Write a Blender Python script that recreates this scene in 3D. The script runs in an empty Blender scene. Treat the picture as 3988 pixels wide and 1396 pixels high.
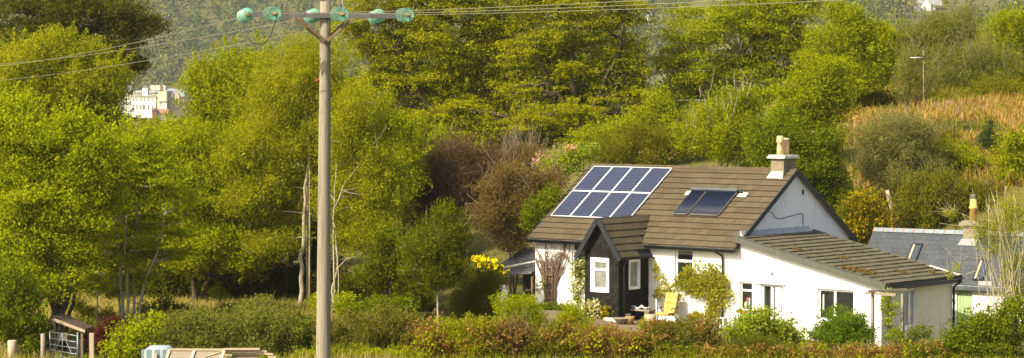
# cottage on a wooded bank with a power pole in front; everything built in code
EXPOSURE = 0.85
DENOISE = True
HAZE = 0.00007
import bpy, math, random
import numpy as np
from mathutils import Vector, Matrix
scene = bpy.context.scene
COL = scene.collection
random.seed(7)
R = math.radians

# ------------------------------------------------------------------ camera maths (photo pixels -> rays)
FPX, HOR, CAMZ = 9800.0, 344.0, 9.1
PITCH = math.atan((698 - HOR) / FPX)
def ray(px, py):
    x = (px - 1994) / FPX; y = (698 - py) / FPX
    return np.array([x, math.cos(PITCH) + y * math.sin(PITCH), -math.sin(PITCH) + y * math.cos(PITCH)])
CAM = np.array([0, 0, CAMZ])
def P(px, py, Y):
    r = ray(px, py); return CAM + r * (Y / r[1])
def scale(Y): return FPX / Y            # photo pixels per metre at distance Y

class Loc:
    """a local frame (origin, heading): local x along the front, y into the building"""
    def __init__(s, o, deg):
        s.th = R(deg); s.o = np.array(o, float)
        s.R = np.array([[math.cos(s.th), -math.sin(s.th), 0], [math.sin(s.th), math.cos(s.th), 0], [0, 0, 1]])
    def hit(s, px, py, n, c):
        o = s.R @ (CAM - s.o); r = s.R @ ray(px, py); n = np.array(n, float)
        return o + r * ((c - n @ o) / (n @ r))
    def world(s, p): return s.o + s.R.T @ np.array(p, float)
    def local(s, p): return s.R @ (np.array(p, float) - s.o)
HOUSE = Loc((8.92, 100, 0), 40.4)
SLATE = Loc((18.06, 102.3, 0), 33)

# ------------------------------------------------------------------ terrain
def sm(x, a, b):
    t = np.clip((x - a) / (b - a), 0, 1); return t * t * (3 - 2 * t)
def terrain(X, Y):
    X = np.asarray(X, float); Y = np.asarray(Y, float)
    a = (X - 8.92) * .7615 - (Y - 100) * .6481
    b = (X - 8.92) * .6481 + (Y - 100) * .7615
    zh = np.interp(a, [-12, -9, 2, 9], [0, -.12, -.62, -1.0])
    bank = np.interp(b, [9.6, 12, 18, 26, 36, 60], [0, .8, 5.4, 7.3, 8.6, 9.2]) * sm(X, -9, 6)
    left = np.clip((Y - 106) * .015, 0, 1.0) * sm(-X, -6, 2)
    zb = zh + bank + left
    zn = -.65 + np.clip(80 - Y, 0, 200) * .06
    w = sm(Y, 92.5, 97)
    z = zn * (1 - w) + zb * w
    z = z + (np.sin(X * .9 + Y * .4) * np.cos(Y * .7 - X * .3)) * .05 * (b > 12)
    w2 = sm(Y, 172, 330)
    z = z * (1 - w2) - 12 * w2
    st = 1430 - 330 * sm(X, -60, 140)
    z = z + np.clip(Y - st, 0, 1500) * .23 + sm(Y, 1100, 1700) * 6 * np.sin(X * .011 + 1) 
    return z
def tz(x, y): return float(terrain(x, y))

# ------------------------------------------------------------------ object helpers
def tag(o, label=None, cat=None, group=None, kind=None):
    if label: o['label'] = label
    if cat: o['category'] = cat
    if group: o['group'] = group
    if kind: o['kind'] = kind
    return o
def thing(name, label, cat, loc=(0, 0, 0), rz=0.0, group=None):
    o = bpy.data.objects.new(name, None); COL.objects.link(o)
    o.empty_display_size = .2
    o.location = loc; o.rotation_euler = (0, 0, rz)
    return tag(o, label, cat, group)
def link(name, me, mat=None, parent=None):
    if mat is not None:
        me.materials.clear(); me.materials.append(mat)
    o = bpy.data.objects.new(name, me); COL.objects.link(o)
    if parent is not None: o.parent = parent
    return o
def np_mesh(name, verts, faces, smooth=False):
    """verts (N,3), faces (M,k)"""
    me = bpy.data.meshes.new(name)
    verts = np.ascontiguousarray(verts, dtype=np.float32); faces = np.ascontiguousarray(faces, dtype=np.int32)
    k = faces.shape[1]
    me.vertices.add(len(verts)); me.vertices.foreach_set('co', verts.ravel())
    me.loops.add(faces.size); me.loops.foreach_set('vertex_index', faces.ravel())
    me.polygons.add(len(faces))
    me.polygons.foreach_set('loop_start', np.arange(0, faces.size, k, dtype=np.int32))
    me.update(calc_edges=True)
    if smooth: me.polygons.foreach_set('use_smooth', np.ones(len(faces), dtype=bool))
    return me

class MB:
    def __init__(s): s.v = []; s.f = []; s.sm = []
    def face(s, pts, smooth=False):
        i = len(s.v); s.v += [tuple(map(float, p)) for p in pts]; s.f.append(tuple(range(i, i + len(pts)))); s.sm.append(smooth)
    def hexa(s, p):
        """8 corners: bottom 4 (ccw seen from above) then top 4"""
        i = len(s.v); s.v += [tuple(map(float, q)) for q in p]
        for f in ((3, 2, 1, 0), (4, 5, 6, 7), (0, 1, 5, 4), (1, 2, 6, 5), (2, 3, 7, 6), (3, 0, 4, 7)):
            s.f.append(tuple(i + k for k in f)); s.sm.append(False)
        return s
    def box(s, x0, x1, y0, y1, z0, z1):
        return s.hexa([(x0, y0, z0), (x1, y0, z0), (x1, y1, z0), (x0, y1, z0), (x0, y0, z1), (x1, y0, z1), (x1, y1, z1), (x0, y1, z1)])
    def bar(s, p, q, w, h, up=(0, 0, 1)):
        """box-section bar from p to q, w sideways, h along up"""
        p = np.array(p, float); q = np.array(q, float); d = q - p; d /= np.linalg.norm(d)
        u = np.array(up, float); sd = np.cross(d, u); sd /= np.linalg.norm(sd); u = np.cross(sd, d)
        c = []
        for e in (p, q):
            c.append([e - sd * w / 2 - u * h / 2, e + sd * w / 2 - u * h / 2, e + sd * w / 2 + u * h / 2, e - sd * w / 2 + u * h / 2])
        return s.hexa([c[0][0], c[0][1], c[1][1], c[1][0], c[0][3], c[0][2], c[1][2], c[1][3]])
    def tube(s, path, radii, n=7, caps=True):
        path = [np.array(p, float) for p in path]
        if np.isscalar(radii): radii = [radii] * len(path)
        i0 = len(s.v); ref = None
        for k, p in enumerate(path):
            d = path[min(k + 1, len(path) - 1)] - path[max(k - 1, 0)]; d = d / (np.linalg.norm(d) + 1e-9)
            if ref is None:
                ref = np.cross(d, (0, 0, 1.)) if abs(d[2]) < .9 else np.cross(d, (1., 0, 0))
            ref = ref - d * (ref @ d); ref /= np.linalg.norm(ref) + 1e-9
            b = np.cross(d, ref)
            for j in range(n):
                t = 2 * math.pi * j / n
                s.v.append(tuple(p + (ref * math.cos(t) + b * math.sin(t)) * radii[k]))
        for k in range(len(path) - 1):
            for j in range(n):
                a = i0 + k * n + j; b_ = i0 + k * n + (j + 1) % n
                s.f.append((a, b_, b_ + n, a + n)); s.sm.append(True)
        if caps:
            s.f.append(tuple(i0 + j for j in reversed(range(n)))); s.sm.append(False)
            e = i0 + (len(path) - 1) * n
            s.f.append(tuple(e + j for j in range(n))); s.sm.append(False)
        return s
    def lathe(s, c, prof, n=20, axis=(0, 0, 1)):
        """prof: [(r,h)...] about axis through c"""
        ax = np.array(axis, float); ax /= np.linalg.norm(ax)
        x = np.cross(ax, (0, 0, 1.)) if abs(ax[2]) < .9 else np.array((1., 0, 0))
        x /= np.linalg.norm(x); y = np.cross(ax, x); i0 = len(s.v); c = np.array(c, float)
        for r, h in prof:
            for j in range(n):
                t = 2 * math.pi * j / n
                s.v.append(tuple(c + ax * h + (x * math.cos(t) + y * math.sin(t)) * r))
        for k in range(len(prof) - 1):
            for j in range(n):
                a = i0 + k * n + j; b = i0 + k * n + (j + 1) % n
                s.f.append((a, b, b + n, a + n)); s.sm.append(True)
        s.f.append(tuple(i0 + j for j in reversed(range(n)))); s.sm.append(False)
        e = i0 + (len(prof) - 1) * n
        s.f.append(tuple(e + j for j in range(n))); s.sm.append(False)
        return s
    def mesh(s, name):
        me = bpy.data.meshes.new(name); me.from_pydata(s.v, [], s.f); me.update()
        me.polygons.foreach_set('use_smooth', s.sm)
        return me
    def build(s, name, mat, parent=None): return link(name, s.mesh(name), mat, parent)

class Pl:
    """a wall plane: origin o, horizontal axis e, outward normal n; coordinates s (along e), z (up), d (outwards)"""
    def __init__(s, o, e, n): s.o = np.array(o, float); s.e = np.array(e, float); s.n = np.array(n, float)
    def pt(s, a, z, d=0): return s.o + s.e * a + s.n * d + np.array((0, 0, z))
    def box(s, mb, a0, a1, z0, z1, d0, d1):
        q = [s.pt(a0, z0, d1), s.pt(a1, z0, d1), s.pt(a1, z0, d0), s.pt(a0, z0, d0)]
        mb.hexa(q + [p + np.array((0, 0, z1 - z0)) for p in q])
    def wall(s, mb, outline, holes, depth=.16):
        xs = sorted(set([p[0] for p in outline] + [h for q in holes for h in q[:2]]))
        zs = sorted(set([p[1] for p in outline] + [h for q in holes for h in q[2:]]))
        def clip(poly):
            n = len(outline)
            for i in range(n):
                a = outline[i]; b = outline[(i + 1) % n]; out = []
                f = lambda p: (b[0] - a[0]) * (p[1] - a[1]) - (b[1] - a[1]) * (p[0] - a[0])
                for k in range(len(poly)):
                    p, q = poly[k], poly[(k + 1) % len(poly)]; fp, fq = f(p), f(q)
                    if fp >= -1e-9: out.append(p)
                    if (fp > 1e-9 and fq < -1e-9) or (fp < -1e-9 and fq > 1e-9):
                        t = fp / (fp - fq); out.append((p[0] + (q[0] - p[0]) * t, p[1] + (q[1] - p[1]) * t))
                poly = out
                if len(poly) < 3: return []
            return poly
        for i in range(len(xs) - 1):
            for j in range(len(zs) - 1):
                cx, cz = (xs[i] + xs[i + 1]) / 2, (zs[j] + zs[j + 1]) / 2
                if any(h[0] < cx < h[1] and h[2] < cz < h[3] for h in holes): continue
                q = clip([(xs[i], zs[j]), (xs[i + 1], zs[j]), (xs[i + 1], zs[j + 1]), (xs[i], zs[j + 1])])
                if len(q) >= 3: mb.face([s.pt(*p) for p in q])
        for (x0, x1, z0, z1) in holes:
            for (p, q) in (((x0, z0), (x0, z1)), ((x0, z1), (x1, z1)), ((x1, z1), (x1, z0)), ((x1, z0), (x0, z0))):
                mb.face([s.pt(*p), s.pt(*q), s.pt(*q, -depth), s.pt(*p, -depth)])
            mb.face([s.pt(x0, z0, -depth), s.pt(x1, z0, -depth), s.pt(x1, z1, -depth), s.pt(x0, z1, -depth)])

# ------------------------------------------------------------------ materials
def new_mat(name):
    m = bpy.data.materials.new(name); m.use_nodes = True
    nt = m.node_tree; nt.nodes.clear()
    out = nt.nodes.new('ShaderNodeOutputMaterial')
    return m, nt, out
def N(nt, typ, **kw):
    n = nt.nodes.new(typ)
    for k, v in kw.items():
        if k in n.inputs: n.inputs[k].default_value = v
        else: setattr(n, k, v)
    return n
def ramp(nt, fac, stops):
    r = nt.nodes.new('ShaderNodeValToRGB'); els = r.color_ramp.elements
    while len(els) > 1: els.remove(els[0])
    els[0].position = stops[0][0]; els[0].color = (*stops[0][1], 1)
    for p, c in stops[1:]:
        e = els.new(p); e.color = (*c, 1)
    nt.links.new(fac, r.inputs[0]); return r.outputs[0]
def noise(nt, scale_, detail=4, rough=.6, vec=None, coord='Object', stretch=None):
    if vec is None:
        tc = N(nt, 'ShaderNodeTexCoord'); vec = tc.outputs[coord]
    if stretch:
        mp = N(nt, 'ShaderNodeMapping'); mp.inputs['Scale'].default_value = stretch
        nt.links.new(vec, mp.inputs['Vector']); vec = mp.outputs[0]
    n = N(nt, 'ShaderNodeTexNoise', Scale=scale_, Detail=detail, Roughness=rough)
    nt.links.new(vec, n.inputs['Vector']); return n.outputs['Fac']
def mix(nt, a, b, fac, blend='MIX'):
    m = N(nt, 'ShaderNodeMix', data_type='RGBA', blend_type=blend)
    for sock, val in ((m.inputs[6], a), (m.inputs[7], b), (m.inputs[0], fac)):
        if hasattr(val, 'is_output'): nt.links.new(val, sock)
        elif isinstance(val, (int, float)): sock.default_value = val
        else: sock.default_value = (*val, 1)
    return m.outputs[2]
def solid(name, c1, c2=None, nscale=3.0, rough=.75, spec=.3, bump=0.0, bscale=40, metal=0.0, stretch=None, dirt=None, coat=0):
    m, nt, out = new_mat(name)
    b = N(nt, 'ShaderNodeBsdfPrincipled', Roughness=rough, Metallic=metal)
    b.inputs['Specular IOR Level'].default_value = spec
    if coat: b.inputs['Coat Weight'].default_value = coat
    if c2 is None: c2 = tuple(x * .82 for x in c1)
    n = noise(nt, nscale, 6, .65, stretch=stretch)
    col = ramp(nt, n, [(.3, c1), (.7, c2)])
    if dirt:
        n2 = noise(nt, dirt[1], 5, .7, stretch=dirt[3] if len(dirt) > 3 else None)
        f = ramp(nt, n2, [(dirt[2], (0, 0, 0)), (dirt[2] + .12, (1, 1, 1))])
        col = mix(nt, col, dirt[0], f)
    nt.links.new(col, b.inputs['Base Color'])
    if bump:
        bn = noise(nt, bscale, 4, .6, stretch=stretch)
        bp = N(nt, 'ShaderNodeBump', Strength=bump, Distance=.02)
        nt.links.new(bn, bp.inputs['Height']); nt.links.new(bp.outputs[0], b.inputs['Normal'])
    nt.links.new(b.outputs[0], out.inputs[0])
    return m
def island(name, cols, rough=.7, spec=.3, nscale=.5, namt=.5, bump=0, bscale=60, fine=None):
    """a material whose colour changes from one loose piece (tile, board, slate) to the next"""
    m, nt, out = new_mat(name)
    g = N(nt, 'ShaderNodeNewGeometry'); n = noise(nt, nscale, 5, .65)
    mt = N(nt, 'ShaderNodeMix', data_type='FLOAT'); mt.inputs[0].default_value = namt
    nt.links.new(g.outputs['Random Per Island'], mt.inputs[2]); nt.links.new(n, mt.inputs[3])
    k = len(cols) - 1
    col = ramp(nt, mt.outputs[0], [(.12 + .76 * i / k, c) for i, c in enumerate(cols)])
    if fine:
        n2 = noise(nt, fine[0], 4, .7)
        col = mix(nt, col, fine[1], ramp(nt, n2, [(fine[2], (0, 0, 0)), (fine[2] + .08, (1, 1, 1))]))
    b = N(nt, 'ShaderNodeBsdfPrincipled', Roughness=rough); b.inputs['Specular IOR Level'].default_value = spec
    nt.links.new(col, b.inputs['Base Color'])
    if bump:
        bn = noise(nt, bscale, 4, .6); bp = N(nt, 'ShaderNodeBump', Strength=bump, Distance=.01)
        nt.links.new(bn, bp.inputs['Height']); nt.links.new(bp.outputs[0], b.inputs['Normal'])
    nt.links.new(b.outputs[0], out.inputs[0]); return m
LEAFK = 1.56
def leafmat(name, cols, trans=.52, nscale=.6, namt=.45, tcol=None, gloss=.0):
    m, nt, out = new_mat(name)
    g = N(nt, 'ShaderNodeNewGeometry')
    n = noise(nt, nscale, 3, .6)
    mt = N(nt, 'ShaderNodeMix', data_type='FLOAT'); mt.inputs[0].default_value = namt
    nt.links.new(g.outputs['Random Per Island'], mt.inputs[2]); nt.links.new(n, mt.inputs[3])
    k = len(cols) - 1
    col = ramp(nt, mt.outputs[0], [(.18 + .64 * i / k, (c[0] * LEAFK * .96, c[1] * LEAFK, c[2] * LEAFK * .8)) for i, c in enumerate(cols)])
    b = N(nt, 'ShaderNodeBsdfPrincipled', Roughness=.55); b.inputs['Specular IOR Level'].default_value = gloss
    nt.links.new(col, b.inputs['Base Color'])
    t = N(nt, 'ShaderNodeBsdfTranslucent')
    tc = mix(nt, col, tcol or (1.25, 1.15, .5), 1.0, 'MULTIPLY')
    nt.links.new(tc, t.inputs['Color'])
    mx = N(nt, 'ShaderNodeMixShader', Fac=trans)
    nt.links.new(b.outputs[0], mx.inputs[1]); nt.links.new(t.outputs[0], mx.inputs[2])
    nt.links.new(mx.outputs[0], out.inputs[0]); return m

M = {}
M['render'] = solid('white_render', (.80, .80, .78), (.72, .72, .69), 1.2, .85, .2, .25, 60, dirt=((.56, .53, .44), 1.6, .57, (1.6, 1.6, .35)))
M['gable'] = solid('grey_white_render', (.79, .80, .80), (.70, .71, .71), .7, .85, .2, .25, 50, dirt=((.50, .50, .46), 1.4, .58, (1.6, 1.6, .4)))
M['cream'] = solid('cream_render', (.78, .72, .56), (.69, .63, .48), 1.5, .85, .2, .25, 50, dirt=((.36, .33, .25), 1.3, .62))
M['upvc'] = solid('white_frame', (.82, .82, .82), (.78, .78, .78), 2, .35, .4)
M['dark'] = solid('dark_trim', (.018, .022, .028), (.03, .034, .04), 3, .5, .4)
M['slatey'] = solid('slate_blue_board', (.016, .021, .026), (.012, .016, .02), 3, .65, .4)
M['grey_trim'] = solid('grey_verge', (.10, .10, .085), (.07, .07, .06), 4, .8, .3)
M['lead'] = solid('lead_sheet', (.36, .39, .43), (.24, .26, .30), 3, .55, .4, dirt=((.6, .6, .6), 4, .6))
M['metal'] = solid('galvanised_metal', (.17, .19, .205), (.12, .14, .15), 6, .45, .5, metal=.6)
M['steel'] = solid('weathered_steel', (.10, .10, .10), (.16, .15, .14), 9, .6, .4, metal=.2)
M['brown_wood'] = solid('brown_timber', (.21, .16, .10), (.12, .09, .06), 6, .85, .2, .3, 40, stretch=(1, 1, .15))
M['pale_wood'] = island('pale_timber', [(.42, .35, .23), (.52, .45, .32), (.34, .27, .17), (.60, .53, .40)], .85, .2, 2, .3, .2)
M['grey_wood'] = solid('grey_timber', (.30, .26, .20), (.20, .17, .13), 9, .9, .2, .4, 30, stretch=(6, 6, .4))
M['stone'] = solid('weathered_stone', (.27, .23, .165), (.20, .17, .12), 5, .9, .2, .5, 20)
M['chimney'] = solid('roughcast', (.25, .205, .14), (.17, .135, .09), 3, .9, .2, .4, 40, dirt=((.55, .5, .4), 3, .62))
M['pot'] = solid('buff_clay', (.52, .36, .16), (.62, .48, .27), 4, .7, .3)
M['pot_yellow'] = solid('yellow_clay', (.62, .42, .10), (.5, .33, .08), 4, .65, .3)
M['mortar'] = solid('pale_mortar', (.68, .66, .60), (.5, .47, .4), 6, .9, .2)
M['tile'] = island('brown_roof_tile', [(.060, .047, .027), (.077, .061, .036), (.092, .074, .045), (.071, .056, .032)], .9, .15, .35, .6, .3, 40, fine=(7, (.26, .21, .07), .66))
M['tile2'] = island('grey_brown_roof_tile', [(.072, .063, .040), (.094, .083, .053), (.118, .104, .068)], .85, .2, .5, .5, .3, 40, fine=(6, (.20, .17, .07), .66))
M['slate'] = island('blue_slate', [(.038, .045, .055), (.048, .056, .067), (.060, .068, .079), (.043, .050, .060)], .75, .25, .5, .4, .2, 40)
M['ridge_grey'] = solid('pale_ridge_tile', (.20, .24, .27), (.15, .18, .21), 3, .6, .3)
M['terracotta'] = solid('terracotta', (.42, .13, .05), (.34, .10, .04), 4, .8, .2)
M['glass'] = solid('window_glass', (.012, .014, .013), (.03, .032, .026), 5, .06, .5)
M['skyglass'] = solid('roof_glass', (.03, .045, .065), (.05, .065, .09), 3, .06, .5)
M['greendoor'] = solid('pale_green_paint', (.34, .46, .23), (.30, .41, .20), 2, .6, .3, stretch=(8, 8, .5))
M['brass'] = solid('brass', (.6, .4, .1), (.5, .33, .08), 5, .35, .5, metal=.7)
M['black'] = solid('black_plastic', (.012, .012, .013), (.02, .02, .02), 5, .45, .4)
M['cloth_yellow'] = solid('yellow_floral_fabric', (.56, .42, .12), (.46, .34, .09), 8, .9, .1, dirt=((.30, .20, .03), 6, .50))
M['white_plastic'] = solid('white_plastic', (.72, .74, .74), (.66, .68, .68), 5, .5, .4)
M['cloth'] = solid('crumpled_cloth', (.62, .55, .56), (.22, .20, .24), 14, .9, .1)
M['clay'] = solid('clay_pot', (.34, .20, .09), (.24, .14, .07), 6, .85, .2)
M['darkpot'] = solid('glazed_pot', (.03, .05, .05), (.05, .06, .06), 6, .4, .4)
M['redpot'] = solid('red_planter', (.45, .06, .03), (.36, .05, .03), 6, .6, .3)
M['tarp'] = solid('grey_tarpaulin', (.10, .105, .115), (.055, .058, .065), 1.6, .5, .4, .6, 4)
M['bluesheet'] = solid('blue_white_sheet', (.38, .42, .44), (.18, .27, .31), 2.5, .5, .4, .5, 6, stretch=(1, 1, .4))
M['bark'] = solid('brown_bark', (.10, .075, .05), (.05, .038, .028), 7, .95, .1, .6, 14, stretch=(3, 3, .6))
M['palebark'] = solid('pale_bark', (.50, .45, .34), (.26, .23, .17), 6, .95, .1, .5, 12, stretch=(2, 2, 1), dirt=((.07, .06, .05), 6, .6))
M['birchbark'] = solid('birch_bark', (.42, .36, .26), (.24, .20, .14), 5, .9, .15, .4, 12, dirt=((.06, .05, .04), 5, .60))
M['twig'] = solid('grey_twig', (.27, .22, .14), (.17, .13, .09), 7, .95, .1)
M['willowbark'] = solid('willow_bark', (.40, .36, .21), (.30, .26, .15), 7, .95, .1)
M['vine'] = solid('bare_vine', (.17, .11, .075), (.10, .065, .05), 7, .95, .1)
M['dead'] = solid('dead_wood', (.46, .38, .27), (.32, .25, .17), 5, .95, .1, .4, 18, stretch=(4, 4, .5))
M['path'] = solid('trodden_path', (.20, .16, .11), (.12, .095, .06), 2.5, .95, .1, .5, 20)
M['hotel'] = solid('white_stucco', (.82, .80, .66), (.74, .71, .58), .2, .85, .2)
M['hotel_cream'] = solid('cream_stucco', (.60, .53, .40), (.5, .45, .34), .2, .85, .2)
M['hotel_tan'] = solid('tan_sandstone', (.56, .44, .26), (.46, .36, .22), .3, .9, .2)
M['hotel_roof'] = solid('grey_slates', (.24, .25, .25), (.18, .19, .2), .5, .7, .3)
M['hotel_dark'] = solid('dark_pane', (.10, .11, .12), (.16, .16, .16), 1, .3, .5)  # dark grey panes of the far buildings
M['redbrick'] = solid('red_brick', (.17, .085, .06), (.14, .07, .05), .8, .9, .2)
M['orange_roof'] = solid('orange_tiles', (.28, .15, .08), (.22, .12, .07), .8, .85, .2)

# foliage
LM = {}
def L(name, cols, **k): LM[name] = leafmat('leaf_' + name, cols, **k)
L('lime', [(.105, .122, .002), (.185, .200, .003), (.265, .268, .004)])
L('limebright', [(.120, .148, .002), (.205, .228, .003), (.30, .31, .005)])
L('beech', [(.100, .108, .002), (.185, .185, .003), (.275, .262, .004)])
L('green', [(.065, .092, .003), (.105, .135, .004), (.160, .182, .006)])
L('olive', [(.080, .084, .005), (.130, .125, .007), (.185, .170, .012)])
L('darkolive', [(.045, .046, .004), (.072, .070, .005), (.115, .105, .008)])
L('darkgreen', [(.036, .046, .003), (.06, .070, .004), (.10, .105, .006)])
L('midgreen', [(.050, .062, .002), (.085, .098, .003), (.135, .145, .004)])
L('palevine', [(.13, .135, .012), (.20, .195, .022), (.28, .26, .045)])
L('birch', [(.125, .135, .004), (.195, .198, .005), (.275, .265, .012)])
L('grey', [(.115, .112, .036), (.165, .158, .055), (.215, .20, .078)])
L('greygreen', [(.090, .098, .016), (.14, .145, .026), (.19, .19, .045)])
L('hedge', [(.075, .076, .010), (.125, .115, .018), (.185, .165, .034)])
L('laurel', [(.105, .145, .003), (.18, .215, .005), (.255, .29, .009)], gloss=.4)
L('box', [(.055, .095, .004), (.09, .14, .008), (.14, .20, .012)])
L('broom', [(.055, .062, .005), (.088, .092, .007), (.125, .122, .010)])
L('copper', [(.13, .068, .020), (.19, .105, .032), (.28, .18, .07), (.085, .08, .008)])
L('purple', [(.050, .016, .013), (.072, .022, .018), (.10, .030, .026)], tcol=(1.3, .7, .6))
L('brownbush', [(.105, .066, .026), (.16, .105, .036), (.13, .105, .016)], tcol=(1.1, 1, .8))
L('plum', [(.070, .042, .026), (.11, .066, .038), (.15, .098, .05)], tcol=(1.1, .9, .8))
L('yellow', [(.46, .38, .003), (.54, .45, .005)], trans=.2)
L('gold', [(.33, .23, .005), (.24, .19, .006), (.15, .14, .006)])
L('pink', [(.40, .21, .22), (.45, .28, .28), (.33, .15, .16)])
L('white', [(.48, .45, .38), (.42, .40, .33)])
L('rust', [(.26, .07, .015), (.20, .065, .014)])
L('pine', [(.045, .062, .018), (.075, .095, .028)])
L('straw', [(.22, .165, .06), (.30, .23, .095), (.37, .295, .135)], tcol=(1, .95, .8))
L('bracken', [(.23, .13, .045), (.33, .205, .078), (.44, .30, .135)], tcol=(1, .95, .8))
L('lushgrass', [(.12, .14, .008), (.17, .18, .012), (.24, .22, .03)])
L('bluebell', [(.22, .20, .38), (.28, .26, .45)])
def farmat():
    m, nt, out = new_mat('leaf_farwood')
    tc = N(nt, 'ShaderNodeTexCoord')
    vo = N(nt, 'ShaderNodeTexVoronoi', Scale=.09); nt.links.new(tc.outputs['Object'], vo.inputs['Vector'])
    sp = N(nt, 'ShaderNodeSeparateColor'); nt.links.new(vo.outputs['Color'], sp.inputs[0])
    g = N(nt, 'ShaderNodeNewGeometry')
    mt = N(nt, 'ShaderNodeMix', data_type='FLOAT'); mt.inputs[0].default_value = .25
    nt.links.new(sp.outputs[0], mt.inputs[2]); nt.links.new(g.outputs['Random Per Island'], mt.inputs[3])
    col = ramp(nt, mt.outputs[0], [(.1, (.028, .052, .010)), (.35, (.066, .095, .009)), (.6, (.115, .135, .009)), (.8, (.115, .10, .026)), (.95, (.20, .21, .009))])
    b = N(nt, 'ShaderNodeBsdfPrincipled', Roughness=.8); b.inputs['Specular IOR Level'].default_value = .1
    nt.links.new(col, b.inputs['Base Color']); nt.links.new(b.outputs[0], out.inputs[0]); return m
LM['far'] = farmat()

def ground_mat():
    m, nt, out = new_mat('ground_soil_and_grass')
    n1 = noise(nt, .12, 5, .6); n2 = noise(nt, 2.2, 6, .7)
    c1 = ramp(nt, n1, [(.35, (.045, .052, .008)), (.55, (.08, .078, .014)), (.75, (.14, .11, .035))])
    c2 = ramp(nt, n2, [(.3, (.06, .05, .02)), (.7, (.17, .15, .05))])
    col = mix(nt, c1, c2, .4)
    b = N(nt, 'ShaderNodeBsdfPrincipled', Roughness=.95); b.inputs['Specular IOR Level'].default_value = .1
    nt.links.new(col, b.inputs['Base Color'])
    bp = N(nt, 'ShaderNodeBump', Strength=.6, Distance=.1); nt.links.new(n2, bp.inputs['Height']); nt.links.new(bp.outputs[0], b.inputs['Normal'])
    nt.links.new(b.outputs[0], out.inputs[0]); return m

# ------------------------------------------------------------------ vegetation
def unit(a): return a / (np.linalg.norm(a, axis=1, keepdims=True) + 1e-9)
def leaf_quads(pts, Ls, Ws, rng, up=.6, outw=None, axis_bias=None, ab=0.0, outn=.38):
    n = len(pts)
    ax = unit(rng.normal(size=(n, 3)))
    if outw is not None: ax = unit(ax + outw * .5)
    if axis_bias is not None: ax = unit(ax * (1 - ab) + np.array(axis_bias) * ab + (outw * .35 if outw is not None else 0))
    nm = unit(rng.normal(size=(n, 3)) + np.array([0, 0, up * 1.6]) + (outw * outn if outw is not None else 0))
    w = unit(np.cross(ax, nm))
    a = ax * (Ls[:, None] * .5); w = w * (Ws[:, None] * .5)
    v = np.empty((n, 4, 3), np.float32)
    v[:, 0] = pts - a; v[:, 1] = pts + w - a * .1; v[:, 2] = pts + a; v[:, 3] = pts - w - a * .1
    return v.reshape(-1, 3), np.arange(n * 4, dtype=np.int32).reshape(-1, 4)

def crown_points(ells, Y, rng, lobe, flat, lai, leafarea, thick=.75, shell=.55, irregular=.25, core=.3, nlk=1.0):
    s = scale(Y); allp = []; allo = []; lobes = []
    for el in ells:
        cx, cy, rx, ry = el[:4]; dY = el[4] if len(el) > 4 else 0
        c = P(cx, cy, Y + dY); RX, RZ = rx / s, ry / s; RY = thick * min(RX, 1.5 * RZ + .4 * RX)
        lr = min(lobe, .6 * min(RX, RZ) + .1)
        nl = max(6, int(nlk * 3.8 * RX * RZ / (lr * lr * max(flat, .5)) + 4))
        d = unit(rng.normal(size=(nl, 3)))
        rad = shell + (1 - shell) * rng.random(nl) ** .6
        k = rng.random(nl) < .25; rad[k] *= rng.random(k.sum())
        rad *= 1 + (irregular + .12) * (rng.random(nl) - .6)
        lc = c + d * np.array([RX - lr * .25, RY - lr * .2, max(RZ - lr * flat * .25, .1)]) * rad[:, None]
        ls = lr * (.55 + .8 * rng.random(nl))
        ntot = LAIK * lai * math.pi * RX * RZ / leafarea
        wgt = ls ** 2; wgt /= wgt.sum()
        cnt = rng.poisson(np.clip(ntot * wgt, 0, 1e6))
        idx = np.repeat(np.arange(nl), cnt); n = len(idx)
        dd = unit(rng.normal(size=(n, 3))); rr = rng.random(n) ** .42
        off = dd * rr[:, None] * ls[idx][:, None]; off[:, 2] *= flat
        if nlk < 1: k2 = (off[:, 2] < 0) & (rng.random(n) < .6); off[k2, 2] *= -1
        pts = lc[idx] + off
        allo.append(unit(dd * .6 + unit(pts - c) * .5))
        if core > 0:
            m_ = int(ntot * core); e_ = unit(rng.normal(size=(m_, 3))); cp_ = c + e_ * np.array([RX, RY, RZ]) * (.86 * rng.random(m_) ** .45)[:, None]
            pts = np.concatenate([pts, cp_]); allo.append(e_)
        ns = int(nl * .9) + 4                      # loose outer sprays: an uneven, feathery outline
        e_ = unit(rng.normal(size=(ns, 3)) + np.array([0, 0, .35])); bs_ = c + e_ * np.array([RX, RY, RZ]) * (.80 + .18 * rng.random(ns))[:, None]
        sd_ = unit(e_ + np.array([0, 0, .5]) + rng.normal(size=(ns, 3)) * .35); sl_ = lr * (.35 + .9 * rng.random(ns))
        kk = max(6, int(.16 * ntot / ns)); tt = rng.random((ns, kk)) ** .8
        sp_ = bs_[:, None] + sd_[:, None] * (tt * sl_[:, None])[..., None] + rng.normal(size=(ns, kk, 3)) * (lr * .17 * (1.15 - tt))[..., None]
        pts = np.concatenate([pts, sp_.reshape(-1, 3)]); allo.append(np.repeat(e_, kk, 0))
        allp.append(pts); lobes += [(lc[i], ls[i]) for i in range(nl)]
    return np.concatenate(allp), np.concatenate(allo), lobes

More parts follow.
